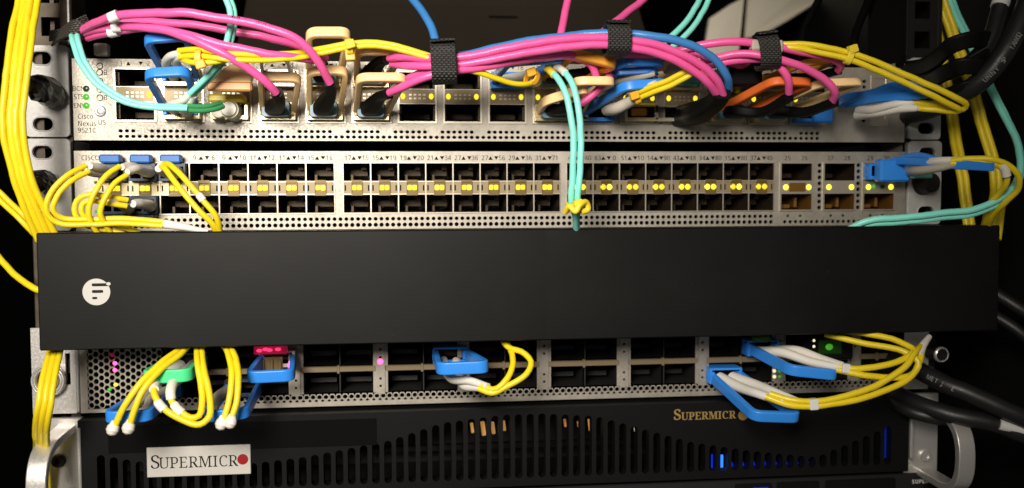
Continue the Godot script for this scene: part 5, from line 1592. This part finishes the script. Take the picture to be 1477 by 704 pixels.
# smooth curve through the points; long ones waver a little, as laid cables do
func spl(p: Array, step := 2.5) -> Array:
	var o := []
	for i in p.size() - 1:
		var a: Vector3 = p[i - 1] if i > 0 else 2 * p[0] - p[1]
		var b: Vector3 = p[i]
		var c: Vector3 = p[i + 1]
		var d: Vector3 = p[i + 2] if i + 2 < p.size() else 2 * p[i + 1] - p[i]
		var t1 := pow(maxf(a.distance_to(b), 0.01), 0.5)
		var t2 := t1 + pow(maxf(b.distance_to(c), 0.01), 0.5)
		var t3 := t2 + pow(maxf(c.distance_to(d), 0.01), 0.5)
		var k := maxi(2, int(ceil(b.distance_to(c) / step)))
		for j in k:
			var t := lerpf(t1, t2, float(j) / k)
			var a1 := a * (t1 - t) / t1 + b * t / t1
			var a2 := b * (t2 - t) / (t2 - t1) + c * (t - t1) / (t2 - t1)
			var a3 := c * (t3 - t) / (t3 - t2) + d * (t - t2) / (t3 - t2)
			var b1 := a1 * (t2 - t) / t2 + a2 * t / t2
			var b2 := a2 * (t3 - t) / (t3 - t1) + a3 * (t - t1) / (t3 - t1)
			o.append(b1 * (t2 - t) / (t2 - t1) + b2 * (t - t1) / (t2 - t1))
	o.append(p[p.size() - 1])
	if step > 2.0:
		wobbles += 1
		wob.seed = wobbles
		for i in o.size():
			var q := minf(1.0, minf(i, o.size() - 1 - i) / 6.0)
			o[i] += Vector3(wob.get_noise_2d(i * step, 0), wob.get_noise_2d(i * step, 300), wob.get_noise_2d(i * step, 600)) * 0.65 * q
	return o

# a path shifted sideways (in the plane across z) and in depth
func side(path: Array, dx: float, dz := 0.0, twist := 0.0, phase := 0.0) -> Array:
	var o := []
	var m := path.size()
	for i in m:
		var t: Vector3 = (path[mini(i + 1, m - 1)] - path[maxi(i - 1, 0)]).normalized()
		var s := t.cross(Vector3(0, 0, 1))
		if s.length() < 0.2: s = t.cross(Vector3(0.3, 1, 0))
		s = s.normalized()
		var n := s.cross(t).normalized()
		var a := phase + twist * i / m
		o.append(path[i] + s * (dx * cos(a) - dz * sin(a)) + n * (dx * sin(a) + dz * cos(a)))
	return o

# corners of a polyline rounded off
func rounded(p: Array, r: float, k := 4) -> Array:
	var o := [p[0]]
	for i in range(1, p.size() - 1):
		var a: Vector3 = (p[i - 1] - p[i])
		var b: Vector3 = (p[i + 1] - p[i])
		var d := minf(r, minf(a.length(), b.length()) * 0.48)
		var s: Vector3 = p[i] + a.normalized() * d
		var e: Vector3 = p[i] + b.normalized() * d
		for j in k + 1:
			var t := float(j) / k
			o.append(s.lerp(p[i], t).lerp(p[i].lerp(e, t), t))
	o.append(p[p.size() - 1])
	return o

# ---------------------------------------------------------------- things and parts
var taken := {}
var org := {}
var T: Dictionary = {}

func numbered(called: String) -> String:
	var k: int = taken.get(called, 0)
	taken[called] = k + 1
	return called if k == 0 else "%s_%03d" % [called, k]

func thing(called: String, label: String, category: String, at: Vector3, group := "") -> Node3D:
	var o := Node3D.new()
	o.name = numbered(called)
	o.position = at * 0.001
	add_child(o)
	tag(o, label, category, group)
	org[o] = at
	return o

func tag(o: Node3D, label: String, category: String, group := "") -> void:
	o.set_meta("label", label)
	o.set_meta("category", category)
	if group: o.set_meta("group", group)

func put(s: Sh, called: String, m: Material, parent: Node3D, label := "") -> MeshInstance3D:
	var o := MeshInstance3D.new()
	o.name = called
	o.mesh = s.mesh(org[parent])
	o.material_override = m
	parent.add_child(o, true)
	org[o] = org[parent]
	if label: o.set_meta("label", label)
	return o

func inst(mesh: Mesh, called: String, m: Material, parent: Node3D, at: Vector3) -> MeshInstance3D:
	var o := MeshInstance3D.new()
	o.name = called
	o.mesh = mesh
	o.material_override = m
	o.position = (at - org[parent]) * 0.001
	parent.add_child(o, true)
	org[o] = at
	return o

func solo(s: Sh, called: String, m: Material, label: String, category: String, at: Vector3, group := "") -> MeshInstance3D:
	var o := MeshInstance3D.new()
	o.name = numbered(called)
	o.mesh = s.mesh(at)
	o.material_override = m
	o.position = at * 0.001
	add_child(o)
	org[o] = at
	tag(o, label, category, group)
	return o

func structure(s: Sh, called: String, m: Material) -> void:
	var o := MeshInstance3D.new()
	o.name = numbered(called)
	o.mesh = s.mesh()
	o.material_override = m
	add_child(o)
	o.set_meta("kind", "structure")

var fonts := {}
var texts := {}
func lettering(text: String, called: String, m: Material, parent: Node3D, at: Vector3, cap: float, font := "Droid Sans", bold := false, deep := 0.06, left := false, turn := Basis()) -> MeshInstance3D:
	var key := "%s|%s|%f|%s|%f|%s" % [text, font, cap, bold, deep, left]
	if not texts.has(key):
		var fk := "%s%s" % [font, bold]
		if not fonts.has(fk):
			var f := SystemFont.new()
			f.font_names = PackedStringArray([font])
			f.font_weight = 700 if bold else 400
			fonts[fk] = f
		var t := TextMesh.new()
		t.text = text
		t.font = fonts[fk]
		t.font_size = 32
		t.pixel_size = cap * 0.001 / (32 * 0.72)
		t.depth = deep * 0.001
		t.horizontal_alignment = HORIZONTAL_ALIGNMENT_LEFT if left else HORIZONTAL_ALIGNMENT_CENTER
		t.vertical_alignment = VERTICAL_ALIGNMENT_CENTER
		texts[key] = t
	var o := MeshInstance3D.new()
	o.name = called
	o.mesh = texts[key]
	o.material_override = m
	o.position = (at - org[parent]) * 0.001
	o.basis = turn
	parent.add_child(o, true)
	return o

func lin(r: float, g: float, b: float) -> Color: return Color(r, g, b).linear_to_srgb()

func paint(r: float, g: float, b: float, rough := 0.5, metal := 0.0, spec := 0.5) -> StandardMaterial3D:
	var m := StandardMaterial3D.new()
	m.albedo_color = lin(r, g, b)
	m.roughness = rough
	m.metallic = metal
	m.metallic_specular = spec
	return m

func glow(r: float, g: float, b: float, k: float) -> StandardMaterial3D:
	var m := paint(r * 0.6, g * 0.6, b * 0.6, 0.3)
	m.emission_enabled = true
	m.emission = lin(r, g, b)
	m.emission_energy_multiplier = k
	return m

func noise_tex(freq: float, lo: float, hi: float, octaves := 4, seed_ := 1, size := 256, normal := false) -> NoiseTexture2D:
	var f := FastNoiseLite.new()
	f.seed = seed_
	f.frequency = freq
	f.fractal_octaves = octaves
	var t := NoiseTexture2D.new()
	t.width = size
	t.height = size
	t.seamless = true
	t.noise = f
	if normal:
		t.as_normal_map = true
		t.bump_strength = 4.0
	else:
		var g := Gradient.new()
		g.set_color(0, Color(lo, lo, lo))
		g.set_color(1, Color(hi, hi, hi))
		t.color_ramp = g
	return t

func tri_map(m: StandardMaterial3D, scale: float) -> void:
	m.uv1_triplanar = true
	m.uv1_scale = Vector3.ONE * scale
